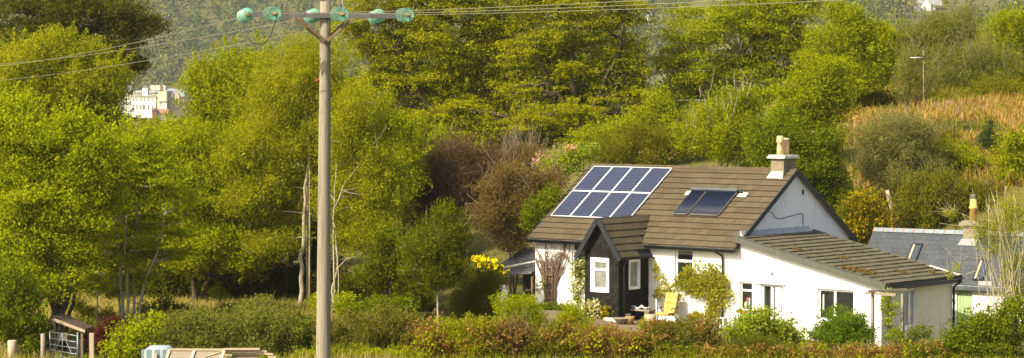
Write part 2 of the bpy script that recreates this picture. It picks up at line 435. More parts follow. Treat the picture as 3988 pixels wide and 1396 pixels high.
LAIK = 1.2
LEAFS = .62
def plant(name, label, cat, Y, ells, leaf, L=.13, W=.09, lai=3.2, lobe=.8, flat=.65, up=.6, stems=(), bark='bark',
          limbs=.35, group=None, seed=None, blossom=None, axis=None, ab=0., thick=.75, shell=.55, sprig=None, irregular=.3, crown_name='crown', limb_r=.035, core=.3, blossom_name='blossom', nlk=1.0):
    """stems: [(polyline of photo pixels, base radius m, top radius m, dY)]; blossom: (material, ells, n, size)"""
    seed = seed if seed is not None else (abs(hash(label)) if False else sum(ord(ch) * (i + 1) for i, ch in enumerate(label)))
    L *= LEAFS; W *= LEAFS
    rng = np.random.default_rng(seed)
    cx = sum(e[0] for e in ells) / len(ells)
    bx = stems[0][0][0][0] if stems else cx
    base = P(bx, 900, Y); base[2] = tz(base[0], base[1])
    root = thing(name, label, cat, tuple(base), 0, group)
    pts, outw, lobes = crown_points(ells, Y, rng, lobe, flat, lai, L * W * .5, thick, shell, irregular, core, nlk)
    gz = terrain(pts[:, 0], pts[:, 1]); k = pts[:, 2] > gz - .05; pts, outw = pts[k], outw[k]
    n = len(pts); f = .6 + .8 * rng.random(n)
    v, q = leaf_quads(pts - base, L * f, W * f, rng, up, outw, axis, ab)
    link(crown_name, np_mesh(crown_name, v, q), LM[leaf], root)
    mb = MB(); nodes = []
    for st in stems:
        poly, r0, r1 = st[:3]; dY = st[3] if len(st) > 3 else 0
        w = [P(x, y, Y + dY) for x, y in poly]
        g = np.array([w[0][0], w[0][1], tz(w[0][0], w[0][1]) - .1]); path = [g]
        if w[0][2] < g[2] + .3: w = w[1:]
        path += w
        # resample with wobble
        res = []
        for i in range(len(path) - 1):
            for t in np.linspace(0, 1, 5)[:-1]:
                res.append(path[i] * (1 - t) + path[i + 1] * t)
        res.append(path[-1])
        res = [p + (rng.normal(size=3) * .25 * r0 if 0 < i < len(res) - 1 else 0) for i, p in enumerate(res)]
        rad = np.linspace(r0, r1, len(res))
        rad[0] *= 1.35
        mb.tube([p - base for p in res], list(rad), 8 if r0 > .08 else 5)
        nodes += [(p, rad[i]) for i, p in enumerate(res) if i > len(res) * .25]
    if not nodes:
        for j in range(5):
            nodes.append((base + np.array([rng.normal() * .25, rng.normal() * .25, .02]), .03))
    nn = np.array([p for p, _ in nodes])
    for lc, ls in lobes:
        if rng.random() > limbs: continue
        d = lc - nn; cost = np.linalg.norm(d, axis=1) + np.clip(-(d[:, 2]), 0, 9) * 1.5
        i = int(np.argmin(cost)); p0 = nn[i]; dist = np.linalg.norm(lc - p0)
        if dist < .2: continue
        r = min(nodes[i][1] * .7, limb_r + .006 * dist)
        mid = p0 * .5 + lc * .5 + rng.normal(size=3) * .1 * dist + np.array([0, 0, .07 * dist])
        path = []
        for t in np.linspace(0, 1.12, 6):
            path.append((1 - t) ** 2 * p0 + 2 * t * (1 - t) * mid + t * t * lc - base)
        mb.tube(path, list(np.linspace(r, r * .25, 6)), 4, caps=False)
    if sprig:   # extra thin bare shoots: (count, length, radius, vertical bias)
        cnt, ln, rr, vb = sprig
        ids = rng.integers(0, len(lobes), cnt)
        for i in ids:
            lc, ls = lobes[i]; p0 = lc + rng.normal(size=3) * ls * .4
            d = rng.normal(size=3); d /= np.linalg.norm(d); d = d * (1 - vb) + np.array([0, 0, vb]); d /= np.linalg.norm(d)
            e = p0 + d * ln * (.5 + rng.random()); m_ = (p0 + e) / 2 + rng.normal(size=3) * ln * .07
            mb.tube([p0 - base, m_ - base, e - base], [rr, rr * .8, rr * .4], 3, caps=False)
    if mb.v: mb.build('trunk' if cat == 'tree' else 'stems', M[bark], root)
    if blossom:
        bm, bells, bl, bs = blossom
        bp, bo, _ = crown_points(bells, Y - .3, rng, lobe * .6, .8, bl, bs * bs * .5, thick, .75, irregular, 0)
        f = .6 + .8 * rng.random(len(bp))
        v, q = leaf_quads(bp - base, bs * f, bs * f, rng, .4, bo)
        link(blossom_name, np_mesh(blossom_name, v, q), LM[bm], root)
    return root

def blades(name, label, X, Y, h, w, mat, rng, lean=.35, zoff=0, kind='stuff', cat=None):
    n = len(X); z = terrain(X, Y) + zoff
    hh = h * (.5 + rng.random(n)); an = rng.random(n) * 2 * math.pi; la = rng.normal(size=n) * lean
    dx = np.cos(an); dy = np.sin(an); p = np.stack([X, Y, z], 1)
    sd = np.stack([-dy, dx, 0 * dx], 1) * (w * .5)
    mid = p + np.stack([dx * la * hh * .35, dy * la * hh * .35, hh * .55], 1)
    tip = p + np.stack([dx * la * hh, dy * la * hh, hh * (1 - .25 * np.abs(la))], 1)
    v = np.empty((n, 5, 3), np.float32)
    v[:, 0] = p - sd; v[:, 1] = p + sd; v[:, 2] = mid + sd * .8; v[:, 3] = mid - sd * .8; v[:, 4] = tip
    b = np.arange(n)[:, None] * 5
    # quads: base-mid, and degenerate-free tip as quad split (mid, tip duplicated): use triangles
    tri = np.concatenate([b + np.array([0, 1, 2]), b + np.array([0, 2, 3]), b + np.array([3, 2, 4])]).astype(np.int32)
    o = link(name, np_mesh(name, v.reshape(-1, 3), tri), LM[mat])
    return tag(o, label, cat, None, kind)
M['grey_pole'] = solid('weathered_pole', (.36, .32, .245), (.17, .145, .105), 3, .9, .15, .9, 14, stretch=(11, 11, .22), dirt=((.10, .08, .055), 5, .64))
M['rustcap'] = solid('rusty_cap', (.24, .15, .07), (.18, .11, .06), 8, .7, .3)
M['alu'] = solid('aluminium_wire', (.22, .21, .13), (.18, .17, .11), 3, .5, .5)

# ================================================================== SETTING
def axis_lines(segs):
    out = []
    for a, b, n in segs: out += list(np.linspace(a, b, n, endpoint=False))
    return np.array(out + [segs[-1][1]])
gx = axis_lines([(-900, -200, 18), (-200, -45, 20), (-45, 45, 110), (45, 200, 20), (200, 900, 18)])
gy = axis_lines([(-30, 60, 14), (60, 150, 110), (150, 340, 26), (340, 1080, 16), (1080, 2100, 60)])
GX, GY = np.meshgrid(gx, gy); GZ = terrain(GX, GY)
nx, ny = len(gx), len(gy)
ii = (np.arange(ny - 1)[:, None] * nx + np.arange(nx - 1)[None]).ravel()
gme = np_mesh('ground', np.stack([GX, GY, GZ], -1).reshape(-1, 3), np.stack([ii, ii + 1, ii + nx + 1, ii + nx], 1), True)
tag(link('ground', gme, ground_mat()), kind='structure')

# trodden path and paving in front of the cottage, a thin sheet following the ground
def ground_patch(name, outline_local, mat, lift=.02, n=26):
    a0, a1, b0f, b1f = outline_local
    v = []; rng = np.random.default_rng(3)
    for i in range(n + 1):
        a = a0 + (a1 - a0) * i / n
        e0 = b0f(a); e1 = b1f(a)
        for j in range(9):
            b = e0 + (e1 - e0) * j / 8
            w = HOUSE.world((a, b, 0)); v.append((w[0], w[1], tz(w[0], w[1]) + lift))
    f = [(i * 9 + j, (i + 1) * 9 + j, (i + 1) * 9 + j + 1, i * 9 + j + 1) for i in range(n) for j in range(8)]
    return tag(link(name, np_mesh(name, v, f, True), mat), kind='structure')
ground_patch('path', (-11.5, 1.0, lambda a: -4.3 + .3 * math.sin(a * 1.3), lambda a: -.35), M['path'])

# ------------------------------------------------------------------ camera, light, sky, air
cam = bpy.data.cameras.new('camera'); co = bpy.data.objects.new('camera', cam); COL.objects.link(co)
cam.sensor_width = 36; cam.sensor_fit = 'HORIZONTAL'; cam.lens = FPX / 3988 * 36
cam.clip_start = .5; cam.clip_end = 6000
co.location = (0, 0, CAMZ); co.rotation_euler = (math.pi / 2 - PITCH, 0, 0)
scene.camera = co
SUN_EL, SUN_AZ = R(43), (-.80, -.60)
sdir = Vector((SUN_AZ[0] * math.cos(SUN_EL), SUN_AZ[1] * math.cos(SUN_EL), math.sin(SUN_EL)))
sl = bpy.data.lights.new('sun', 'SUN'); sl.energy = 4.7; sl.angle = R(.53); sl.color = (1, .89, .67)
so = bpy.data.objects.new('sun', sl); COL.objects.link(so); so.location = (-40, -30, 60)
so.rotation_euler = (-sdir).to_track_quat('-Z', 'Y').to_euler()
wd = bpy.data.worlds.new('World'); scene.world = wd; wd.use_nodes = True
wn = wd.node_tree; wn.nodes.clear()
sky = wn.nodes.new('ShaderNodeTexSky'); sky.sky_type = 'NISHITA'; sky.sun_disc = False
sky.sun_elevation = SUN_EL; sky.sun_rotation = math.atan2(SUN_AZ[0], SUN_AZ[1]); sky.air_density = .8; sky.dust_density = 4.0; sky.ozone_density = .4
bg = wn.nodes.new('ShaderNodeBackground'); bg.inputs['Strength'].default_value = .15
wo = wn.nodes.new('ShaderNodeOutputWorld'); tint = mix(wn, sky.outputs[0], (1, .965, .86), 1.0, 'MULTIPLY'); wn.links.new(tint, bg.inputs[0]); wn.links.new(bg.outputs[0], wo.inputs[0])
vs = scene.view_settings; vs.view_transform = 'Standard'; vs.look = 'None'; vs.gamma = 1; vs.exposure = EXPOSURE
scene.cycles.max_bounces = 9; scene.cycles.diffuse_bounces = 5; scene.cycles.glossy_bounces = 2
scene.cycles.transmission_bounces = 7; scene.cycles.volume_bounces = 1; scene.cycles.transparent_max_bounces = 8
scene.cycles.use_adaptive_sampling = True; scene.cycles.adaptive_threshold = .012
scene.cycles.use_denoising = DENOISE
scene.cycles.sample_clamp_indirect = 6
scene.render.filter_size = 1.8
if HAZE > 0:
    hm = MB(); hm.box(-905, 905, -35, 2106, -14.5, 240)
    m, nt, out = new_mat('air'); pv = nt.nodes.new('ShaderNodeVolumePrincipled')
    pv.inputs['Color'].default_value = (.82, .90, 1, 1); pv.inputs['Density'].default_value = HAZE; pv.inputs['Anisotropy'].default_value = .1
    nt.links.new(pv.outputs[0], out.inputs['Volume'])
    tag(hm.build('haze', m), kind='stuff')

# ================================================================== COTTAGE
house = thing('cottage', 'white rendered cottage with brown tiled roof, solar panels and black shingled porch', 'house', tuple(HOUSE.o), -HOUSE.th)
FR = Pl((0, 0, 0), (1, 0, 0), (0, -1, 0))          # front wall plane
EN = Pl((0, 0, 0), (0, 1, 0), (1, 0, 0))           # gable end plane
EXA, EXB = 6.76, 5.25                               # extension length and depth
EX = Pl((EXA, 0, 0), (0, 1, 0), (1, 0, 0))
RP = math.atan(.685); RC, RS = math.cos(RP), math.sin(RP)
RIDGE_Z, RIDGE_B = 5.74, 4.08

def win(parent, pl, a0, a1, z0, z1, mull=(), trans=(), fw=.075, d=-.13, sill=True, name='window', glass='glass', frame='upvc', sillmat='upvc', proud=0):
    mb = MB()
    for r in ((a0, a0 + fw, z0, z1), (a1 - fw, a1, z0, z1), (a0 + fw, a1 - fw, z0, z0 + fw), (a0 + fw, a1 - fw, z1 - fw, z1)):
        pl.box(mb, *r, d - .03, d + .045)
    for x in mull: pl.box(mb, x - fw * .6, x + fw * .6, z0 + fw, z1 - fw, d - .028, d + .043)
    for t, xa, xb in trans: pl.box(mb, max(xa, a0 + fw), min(xb, a1 - fw), t - fw * .55, t + fw * .55, d - .026, d + .041)
    o = mb.build(name, M[frame], parent)
    g = MB(); pl.box(g, a0 + fw * .5, a1 - fw * .5, z0 + fw * .5, z1 - fw * .5, d - .012, d + .004)
    g.build('pane', M[glass], o)
    if sill:
        sb = MB(); pl.box(sb, a0 - .05, a1 + .05, z0 - .06, z0 + .004, d + .05, .06)
        sb.build('sill', M[sillmat], o)
    return o

# walls: main block and extension
wl = MB()
front_out = [(-10.41, -.7), (EXA, -.9), (EXA, 1.50), (.03, 2.98), (-10.41, 2.86)]
H_LEFT = (-8.43, -7.55, 1.05, 2.66); H_RIGHT = (-3.04, -2.12, 1.0, 2.60)
H_SMALL = (.17, .79, .25, 1.40); H_DOOR = (1.22, 2.27, -.66, 1.38); H_BIG = (3.86, 5.54, .10, 1.33)
FR.wall(wl, front_out, [H_LEFT, H_RIGHT, H_SMALL, H_DOOR, H_BIG], .2)
lp = Pl((-10.41, 8.16, 0), (0, -1, 0), (-1, 0, 0))
lp.wall(wl, [(0, -.7), (8.16, -.7), (8.16, 2.86), (4.08, 5.62), (0, 2.86)], [])
bp = Pl((0, 8.16, 0), (-1, 0, 0), (0, 1, 0))
bp.wall(wl, [(0, -1), (10.41, -1), (10.41, 2.9), (0, 2.9)], [])
wl.build('wall', M['render'], house)
gb = MB()
EN.wall(gb, [(0.002, -1), (8.16, -1), (8.16, 2.88), (4.08, 5.64), (0.002, 2.92)], [])
gb.build('gable_wall', M['gable'], house)
ew = MB()
DB0, DB1 = 1.66, 2.50
EX.wall(ew, [(0.002, -1), (EXB, -1.2), (EXB, 1.5), (0.002, 1.5)], [(DB0, DB1, -.66, 1.36)], .12)
Pl((EXA, EXB, 0), (-1, 0, 0), (0, 1, 0)).wall(ew, [(0, -1.2), (EXA, -1), (EXA, 2.9), (0, 1.5)], [])
ew.build('end_wall', M['cream'], house)

# windows in the front
win(house, FR, *H_LEFT, trans=[(2.25, -9, -7)])
win(house, FR, *H_RIGHT, trans=[(2.10, -4, -2)], fw=.09)
win(house, FR, *H_SMALL, trans=[(1.07, 0, 1)], fw=.07)
win(house, FR, *H_BIG, mull=[4.62], fw=.085)
g = MB(); FR.box(g, -2.94, -2.22, 2.36, 2.50, -.125, -.120); g.build('blind', M['hotel_roof'], house)
for (x, z0, z1, w_, mt) in ((.42, .34, .62, .09, 'greendoor'), (.58, .34, .78, .05, 'lead'), (.50, .62, .78, .07, 'redpot')):
    g = MB(); g.lathe(FR.pt(x, z0, -.121), [(w_ * .6, 0), (w_, (z1 - z0) * .6), (w_ * .5, z1 - z0)], 8); g.build('windowsill_plant', M[mt], house)
g = MB(); FR.box(g, 4.02, 4.10, .5, 1.1, -.125, -.121); g.build('pane_strip', M['lead'], house)  # narrow grey upright strip just in front of the wide pane
# garden door of the extension
dmb = MB(); a0, a1, z0, z1 = H_DOOR
for r in ((a0, a0 + .09, z0, z1), (a1 - .09, a1, z0, z1), (a0 + .09, a1 - .09, z1 - .09, z1), (a0 + .42, a0 + .54, z0, z1 - .09)): FR.box(dmb, *r, -.17, -.06)
dd = dmb.build('garden_door', M['upvc'], house)
g = MB(); FR.box(g, a0 + .1, a1 - .1, z0 + .02, z1 - .1, -.15, -.14); g.build('pane', M['glass'], dd)
g = MB(); FR.box(g, a1 - .40, a1 - .12, z0 + .02, z1 - .11, -.13, -.02); g.build('white_leaf', M['upvc'], dd)
g = MB(); FR.box(g, a0 - .30, a1 + .10, z1 + .005, z1 + .05, .002, .10); FR.box(g, a0 - .30, a0 - .03, z0, z1, .002, .035); g.build('door_surround', M['upvc'], dd)
# oval bulkhead lamp
lm = MB(); lm.lathe(FR.pt(1.72, 1.82, .0), [(.085, 0), (.085, .03), (.06, .06), (.02, .075)], 14, (0, -1, 0)); lm.build('wall_lamp', M['lead'], house)
# red flower box under the small window
fbx = MB(); FR.box(fbx, .22, .62, .17, .30, .06, .22); fbx.build('flower_box', M['redpot'], house)

# roof tiles ------------------------------------------------------
def tiles(mb, o, e, dn, n, length, slope, courses, tw, thick, rng, lap=.05, stag=True, keep=None, jit=.004):
    o = np.array(o, float); e = np.array(e, float); dn = np.array(dn, float); n = np.array(n, float)
    ch = slope / courses; nt_ = int(round(length / tw)); w = length / nt_
    for c in range(courses):
        off = (w * .5 if (stag and c % 2) else 0)
        for k in range(nt_ + (1 if off else 0)):
            x0 = max(0, k * w - off); x1 = min(length, (k + 1) * w - off)
            if x1 - x0 < .03: continue
            if keep and not keep((x0 + x1) / 2, (c + .5) * ch): continue
            j = rng.normal() * jit; j2 = rng.normal() * jit
            t0, t1 = c * ch - lap * (c > 0), (c + 1) * ch + rng.normal() * jit
            g = .004
            A = lambda x, t, h: o + e * x + dn * t + n * h
            lo = thick * .5; up0 = .008
            mb.hexa([A(x0 + g, t1, lo), A(x1 - g, t1, lo), A(x1 - g, t0, -.004), A(x0 + g, t0, -.004),
                     A(x0 + g, t1, thick + j), A(x1 - g, t1, thick + j2), A(x1 - g, t0, up0), A(x0 + g, t0, up0)])
rng = np.random.default_rng(11)
A0, A1 = -10.58, .17
rm = MB()
SL = (RIDGE_B + .32) / RC
up = np.array((0, -RC, -RS)); nrm = np.array((0, -RS, RC))
tiles(rm, (A0, RIDGE_B, RIDGE_Z), (1, 0, 0), up, nrm, A1 - A0, SL, 14, .42, .058, rng)
tiles(rm, (A1, RIDGE_B, RIDGE_Z), (-1, 0, 0), (0, RC, -RS), (0, RS, RC), A1 - A0, SL, 14, .42, .045, rng)
roof = rm.build('roof', M['tile'], house)
dk = MB()     # boarding below the tiles
for sgn in (-1, 1):
    q = []
    for x, t in ((A0, 0), (A1, 0), (A1, SL), (A0, SL)):
        q.append(np.array((x, RIDGE_B + sgn * RC * t, RIDGE_Z - RS * t)))
    nn = np.array((0, sgn * RS, RC))
    lowq = [p - nn * .10 for p in q]; hiq = [p - nn * .012 for p in q]
    if sgn > 0: lowq, hiq = lowq[::-1], hiq[::-1]
    dk.hexa([lowq[3], lowq[2], lowq[1], lowq[0], hiq[3], hiq[2], hiq[1], hiq[0]])
dk.build('roof_boarding', M['grey_wood'], roof)
rc_ = MB(); x = A0
while x < A1 - .1:
    x1 = min(x + .45, A1); h = .01 * rng.random()
    pr = [(-.14, -.055), (-.10, .03), (0, .075), (.10, .03), (.14, -.055)]
    for i in range(4):
        rc_.face([(x, RIDGE_B + pr[i][0], RIDGE_Z + pr[i][1] + h), (x1 - .012, RIDGE_B + pr[i][0], RIDGE_Z + pr[i][1] + h), (x1 - .012, RIDGE_B + pr[i + 1][0], RIDGE_Z + pr[i + 1][1] + h), (x, RIDGE_B + pr[i + 1][0], RIDGE_Z + pr[i + 1][1] + h)][::-1])
    x = x1
rc_.build('ridge_tiles', M['tile'], roof)
# verge boards
for ax in (A1, A0 - .035):
    for sgn in (-1, 1):
        vb = MB(); p = np.array((ax + .018, RIDGE_B, RIDGE_Z - .045)); q = np.array((ax + .018, RIDGE_B + sgn * RC * (SL + .03), RIDGE_Z - .045 - RS * (SL + .03)))
        vb.bar(p, q, .035, .20, (0, sgn * RS, RC)); vb.build('verge_board', M['dark'], house)
# gutter, in two runs either side of the porch
def gutter(parent, p, q, mat='dark', r=.06):
    mb = MB(); p = np.array(p, float); q = np.array(q, float); d = (q - p) / np.linalg.norm(q - p)
    s = np.cross(d, (0, 0, 1.)); ring = []
    for k in range(9):
        t = math.pi + math.pi * k / 8; ring.append(s * math.cos(t) * r + np.array((0, 0, math.sin(t) * r)))
    for k in range(8):
        mb.face([p + ring[k], q + ring[k], q + ring[k + 1], p + ring[k + 1]]); mb.face([p + ring[k + 1] * .85, q + ring[k + 1] * .85, q + ring[k] * .85, p + ring[k] * .85])
    mb.face([p + x for x in ring]); mb.face([q + x for x in ring[::-1]])
    return mb.build('gutter', M[mat], parent)
EZ = RIDGE_Z - .685 * (RIDGE_B + .32)
gutter(house, (-10.58, -.37, EZ - .01), (-6.15, -.37, EZ - .01)); gutter(house, (-4.35, -.37, EZ - .01), (.17, -.37, EZ - .03))
for (x0, x1) in ((-10.5, -6.2), (-4.3, .12)):
    fs = MB(); fs.box(x0, x1, -.31, -.285, EZ - .16, EZ - .02); fs.build('fascia', M['dark'], house)
# rafter ends
for i in range(4):
    mb = MB(); x = -9.95 + i * .47; mb.box(x, x + .07, -.27, -.002, EZ - .15, EZ - .06); mb.build('rafter_end', M['upvc'], house)
for i in range(9):
    mb = MB(); x = -3.95 + i * .47; mb.box(x, x + .07, -.27, -.002, EZ - .14, EZ - .05); mb.build('rafter_end', M['upvc'], house)
dp = MB(); dp.tube([(-.78, -.37, EZ - .06), (-.78, -.33, EZ - .16), (-.62, -.09, EZ - .32), (-.60, -.08, EZ - .5), (-.60, -.08, .1), (-.62, -.1, -.1), (-.74, -.16, -.25), (-.76, -.16, -.5)], .04, 8)
dp.build('downpipe', M['black'], house)

# chimney on the ridge by the gable
ch = MB(); ch.box(-.86, -.22, 3.66, 4.50, 5.2, 6.22); chim = ch.build('chimney', M['chimney'], house)
cp = MB(); cp.box(-.98, -.10, 3.54, 4.62, 6.22, 6.30); cp.box(-.93, -.15, 3.59, 4.57, 6.303, 6.36); cp.build('chimney_cap', M['mortar'], chim)
for (py_, prof) in ((3.86, [(.15, 0), (.138, .25), (.122, .50), (.155, .52), (.148, .56), (.138, .76), (.11, .78)]), (4.28, [(.145, 0), (.135, .35), (.125, .60), (.15, .62), (.15, .68), (.12, .69)])):
    pm = MB(); pm.lathe((-.54, py_, 6.36), prof, 16); pm.build('chimney_pot', M['pot'], chim)
fl = MB()
zz = lambda b: RIDGE_Z - .685 * abs(RIDGE_B - b) + .07
for b0, b1, x0, x1 in ((3.52, 3.655, -.98, -.18),):
    fl.hexa([(x0, b0, zz(b0) - .06), (x1, b0, zz(b0) - .06), (x1 - .1, b1, zz(b1) - .06), (x0 + .14, b1, zz(b1) - .06), (x0, b0, zz(b0)), (x1, b0, zz(b0)), (x1 - .1, b1, zz(b1) + .16), (x0 + .14, b1, zz(b1) + .16)])
fl.build('mortar_fillet', M['mortar'], chim)

# gable details: lead flashing above the lean-to, a cable and a small vent
ft = MB()
for i in range(5):
    y0 = .25 + i * .98; ft.hexa([(.004, y0, 3.02), (.30, y0, 2.985), (.30, y0 + .96, 2.985), (.004, y0 + .96, 3.02), (.004, y0, 3.42 - .03 * (i % 2)), (.022, y0, 3.42 - .03 * (i % 2)), (.022, y0 + .96, 3.40), (.004, y0 + .96, 3.40)])
ft.build('flashing', M['lead'], house)
cb = MB(); cb.tube([(.015, 2.25, 4.1), (.02, 2.5, 4.08), (.02, 2.65, 3.86), (.02, 3.0, 3.78), (.02, 4.6, 3.95), (.02, 4.72, 3.9), (.02, 4.72, 3.45)], .014, 5); cb.build('cable', M['dark'], house)
vt = MB(); vt.box(.003, .05, 4.66, 4.74, 4.72, 4.92); vt.build('vent', M['black'], house)

# solar panels -------------------------------------------------------
pvm, nt, out = new_mat('solar_cells')
tc = N(nt, 'ShaderNodeTexCoord'); sp = N(nt, 'ShaderNodeSeparateXYZ'); nt.links.new(tc.outputs['Object'], sp.inputs[0])
def lines(sock, period, wd_, off=0):
    a = N(nt, 'ShaderNodeMath', operation='ADD'); a.inputs[1].default_value = off; nt.links.new(sock, a.inputs[0])
    d = N(nt, 'ShaderNodeMath', operation='DIVIDE'); d.inputs[1].default_value = period; nt.links.new(a.outputs[0], d.inputs[0])
    f = N(nt, 'ShaderNodeMath', operation='FRACT'); nt.links.new(d.outputs[0], f.inputs[0])
    s = N(nt, 'ShaderNodeMath', operation='SUBTRACT'); s.inputs[1].default_value = .5; nt.links.new(f.outputs[0], s.inputs[0])
    b = N(nt, 'ShaderNodeMath', operation='ABSOLUTE'); nt.links.new(s.outputs[0], b.inputs[0])
    g = N(nt, 'ShaderNodeMath', operation='GREATER_THAN'); g.inputs[1].default_value = .5 - wd_ / period / 2; nt.links.new(b.outputs[0], g.inputs[0]); return g.outputs[0]
l1 = lines(sp.outputs[0], .157, .016); l2 = lines(sp.outputs[1], .157, .016); l3 = lines(sp.outputs[0], .157, .006, .0785)
mxn = N(nt, 'ShaderNodeMath', operation='MAXIMUM'); nt.links.new(l1, mxn.inputs[0]); nt.links.new(l2, mxn.inputs[1])
n_ = noise(nt, 5, 5, .7)
cellc = ramp(nt, n_, [(.3, (.006, .009, .028)), (.5, (.010, .014, .041)), (.7, (.015, .020, .058))])
oi = N(nt, 'ShaderNodeObjectInfo'); vcol = ramp(nt, oi.outputs['Random'], [(0, (.85, .85, .95)), (1, (1.1, 1.15, 1.15))])
cellc = mix(nt, cellc, vcol, 1.0, 'MULTIPLY')
colp = mix(nt, cellc, (.13, .14, .19), mxn.outputs[0])
b = N(nt, 'ShaderNodeBsdfPrincipled', Roughness=.30); b.inputs['Specular IOR Level'].default_value = .35
nt.links.new(colp, b.inputs['Base Color']); nt.links.new(b.outputs[0], out.inputs[0])
PW, PH = 1.045, 1.79
pf = MB()
for r in ((0, .024, 0, PH), (PW - .024, PW, 0, PH), (.024, PW - .024, 0, .024), (.024, PW - .024, PH - .024, PH)): pf.box(r[0], r[1], r[2], r[3], -.04, .006)
pfm = pf.mesh('panel_frame'); pg = MB(); pg.box(.022, PW - .022, .022, PH - .022, -.02, .002); pgm = pg.mesh('solar_panel')
for i in range(4):
    for j in range(2):
        o = link('solar_panel', pgm, pvm, house)
        t = .23 + (1 - j) * (PH + .03) + PH        # slope distance of the lower edge from the ridge
        o.location = (-10.27 + i * (PW + .02), RIDGE_B - RC * t - RS * .12, RIDGE_Z - RS * t + RC * .12); o.rotation_euler = (RP, 0, 0)
        f = link('panel_frame', pfm, M['upvc'], o)
rl = MB()
for t in (.5, 1.6, 2.3, 3.4): rl.bar((-10.2, RIDGE_B - RC * t - RS * .07, RIDGE_Z - RS * t + RC * .07), (-5.98, RIDGE_B - RC * t - RS * .07, RIDGE_Z - RS * t + RC * .07), .04, .04, (0, -RS, RC))
rl.build('mounting_rail', M['metal'], house)
# two evacuated-tube water heaters
M['tube_glass'] = solid('tube_glass', (.010, .016, .040), (.018, .026, .06), 4, .4, .4)
for (x0, x1) in ((-4.06, -3.36), (-3.21, -1.81)):
    S = lambda x, t, h: np.array((x, RIDGE_B - RC * t - RS * h, RIDGE_Z - RS * t + RC * h))
    tb = MB(); n = int((x1 - x0) / .072)
    for k in range(n):
        x = x0 + .03 + k * (x1 - x0 - .06) / (n - 1)
        tb.tube([S(x, 1.78, .13), S(x, 3.36, .13)], .026, 6)
    wh = tb.build('water_heater', M['tube_glass'], house)
    mf = MB(); mf.bar(S(x0 - .05, 1.72, .14), S(x1 + .06, 1.72, .14), .15, .13, (0, -RS, RC)); mf.build('manifold', M['metal'], wh)
    fr_ = MB(); fr_.bar(S(x0, 3.37, .11), S(x1, 3.37, .11), .07, .06, (0, -RS, RC)); fr_.bar(S(x0 - .01, 1.8, .09), S(x0 - .01, 3.36, .09), .04, .05, (0, -RS, RC)); fr_.bar(S(x1 + .01, 1.8, .09), S(x1 + .01, 3.36, .09), .04, .05, (0, -RS, RC))
    fr_.bar(S(x0, 2.6, .07), S(x1, 2.6, .07), .05, .03, (0, -RS, RC)); fr_.build('rack', M['steel'], wh)
    el = MB(); el.tube([S(x1 + .06, 1.72, .13), S(x1 + .2, 1.72, .13), S(x1 + .27, 1.75, .04)], .05, 7); el.build('pipe_elbow', M['black'], wh)
S = lambda x, t, h: np.array((x, RIDGE_B - RC * t - RS * h, RIDGE_Z - RS * t + RC * h))
for (x0, x1) in ((-4.35, -4.13), (-1.66, -1.25)):
    pl_ = MB(); pl_.hexa([S(x0, 2.0, .05), S(x1, 2.0, .05), S(x1, 1.72, .05), S(x0, 1.72, .05), S(x0, 2.0, .065), S(x1, 2.0, .065), S(x1, 1.72, .065), S(x0, 1.72, .065)]); pl_.build('pipe_flashing', M['mortar'], house)

# lean-to extension roof ----------------------------------------------
ESL = (3.17 - 1.63) / 7.0; EP = math.atan(ESL); EC, ES = math.cos(EP), math.sin(EP)
EL = 7.05 / EC
et = MB(); tiles(et, (.02, EXB + .18, 3.20), (0, -1, 0), (EC, 0, -ES), (ES, 0, EC), EXB + .40, EL, 17, .30, .052, rng, jit=.006)
er = et.build('lean_to_roof', M['tile2'], house)
ed = MB()
q = [np.array((.02 + EC * t, y, 3.20 - ES * t)) for t, y in ((0, -.22), (EL, -.22), (EL, EXB + .18), (0, EXB + .18))]
nn = np.array((ES, 0, EC)); ed.hexa([p - nn * .12 for p in q] + [p - nn * .012 for p in q]); ed.build('roof_boarding', M['grey_wood'], er)
ev = MB(); ev.bar((.02, -.235, 3.14), (.02 + EC * (EL + .02), -.235, 3.14 - ES * (EL + .02)), .03, .26, (ES, 0, EC))
ev.build('verge_board', M['grey_trim'], er); ev = MB(); ev.bar((.02, EXB + .195, 3.17), (.02 + EC * (EL + .02), EXB + .195, 3.17 - ES * (EL + .02)), .03, .2, (ES, 0, EC)); ev.build('verge_board', M['grey_trim'], er)
vc = MB(); vc.bar((.02, -.19, 3.25), (.02 + EC * (EL + .02), -.19, 3.25 - ES * (EL + .02)), .12, .03, (ES, 0, EC)); vc.build('verge_capping', M['grey_trim'], er)
zl = 3.20 - ES * EL; xl = .02 + EC * EL
ef = MB(); ef.box(xl - .05, xl + .015, -.24, EXB + .2, zl - .24, zl - .02); ef.build('fascia', M['dark'], er)
gutter(house, (xl + .08, -.2, zl - .03), (xl + .08, EXB + .22, zl - .05))
mv = MB()
for k in range(9):
    t = EL * (.80 + .022 * k); mv.bar((.02 + EC * t, EXB + .12, 3.25 - ES * t), (.02 + EC * (t + .13), EXB + .12, 3.25 - ES * (t + .13)), .12 + .03 * rng.random(), .03 + .015 * rng.random(), (ES, 0, EC))
mv.build('verge_mortar', M['mortar'], er)
# moss on the lean-to roof
rgm_ = np.random.default_rng(77); mp_ = []
for (t, y, r_, n_m) in ((5.6, .7, .28, 260), (5.2, .25, .16, 120), (3.9, 1.9, .12, 60), (6.2, 2.6, .14, 70), (2.4, .9, .10, 40), (6.6, 4.2, .12, 50)):
    q = rgm_.normal(size=(n_m, 2)) * r_; h = .05 + .05 * rgm_.random(n_m)
    for (du, dv), hh in zip(q, h): mp_.append((.02 + EC * (t + du) + ES * hh, min(max(y + dv * .7, -.15), EXB), 3.20 - ES * (t + du) + EC * hh))
v_, q_ = leaf_quads(np.array(mp_), np.full(len(mp_), .08), np.full(len(mp_), .07), rgm_, .8)
link('moss', np_mesh('moss', v_, q_), LM['brownbush'], er)['kind'] = 'stuff'
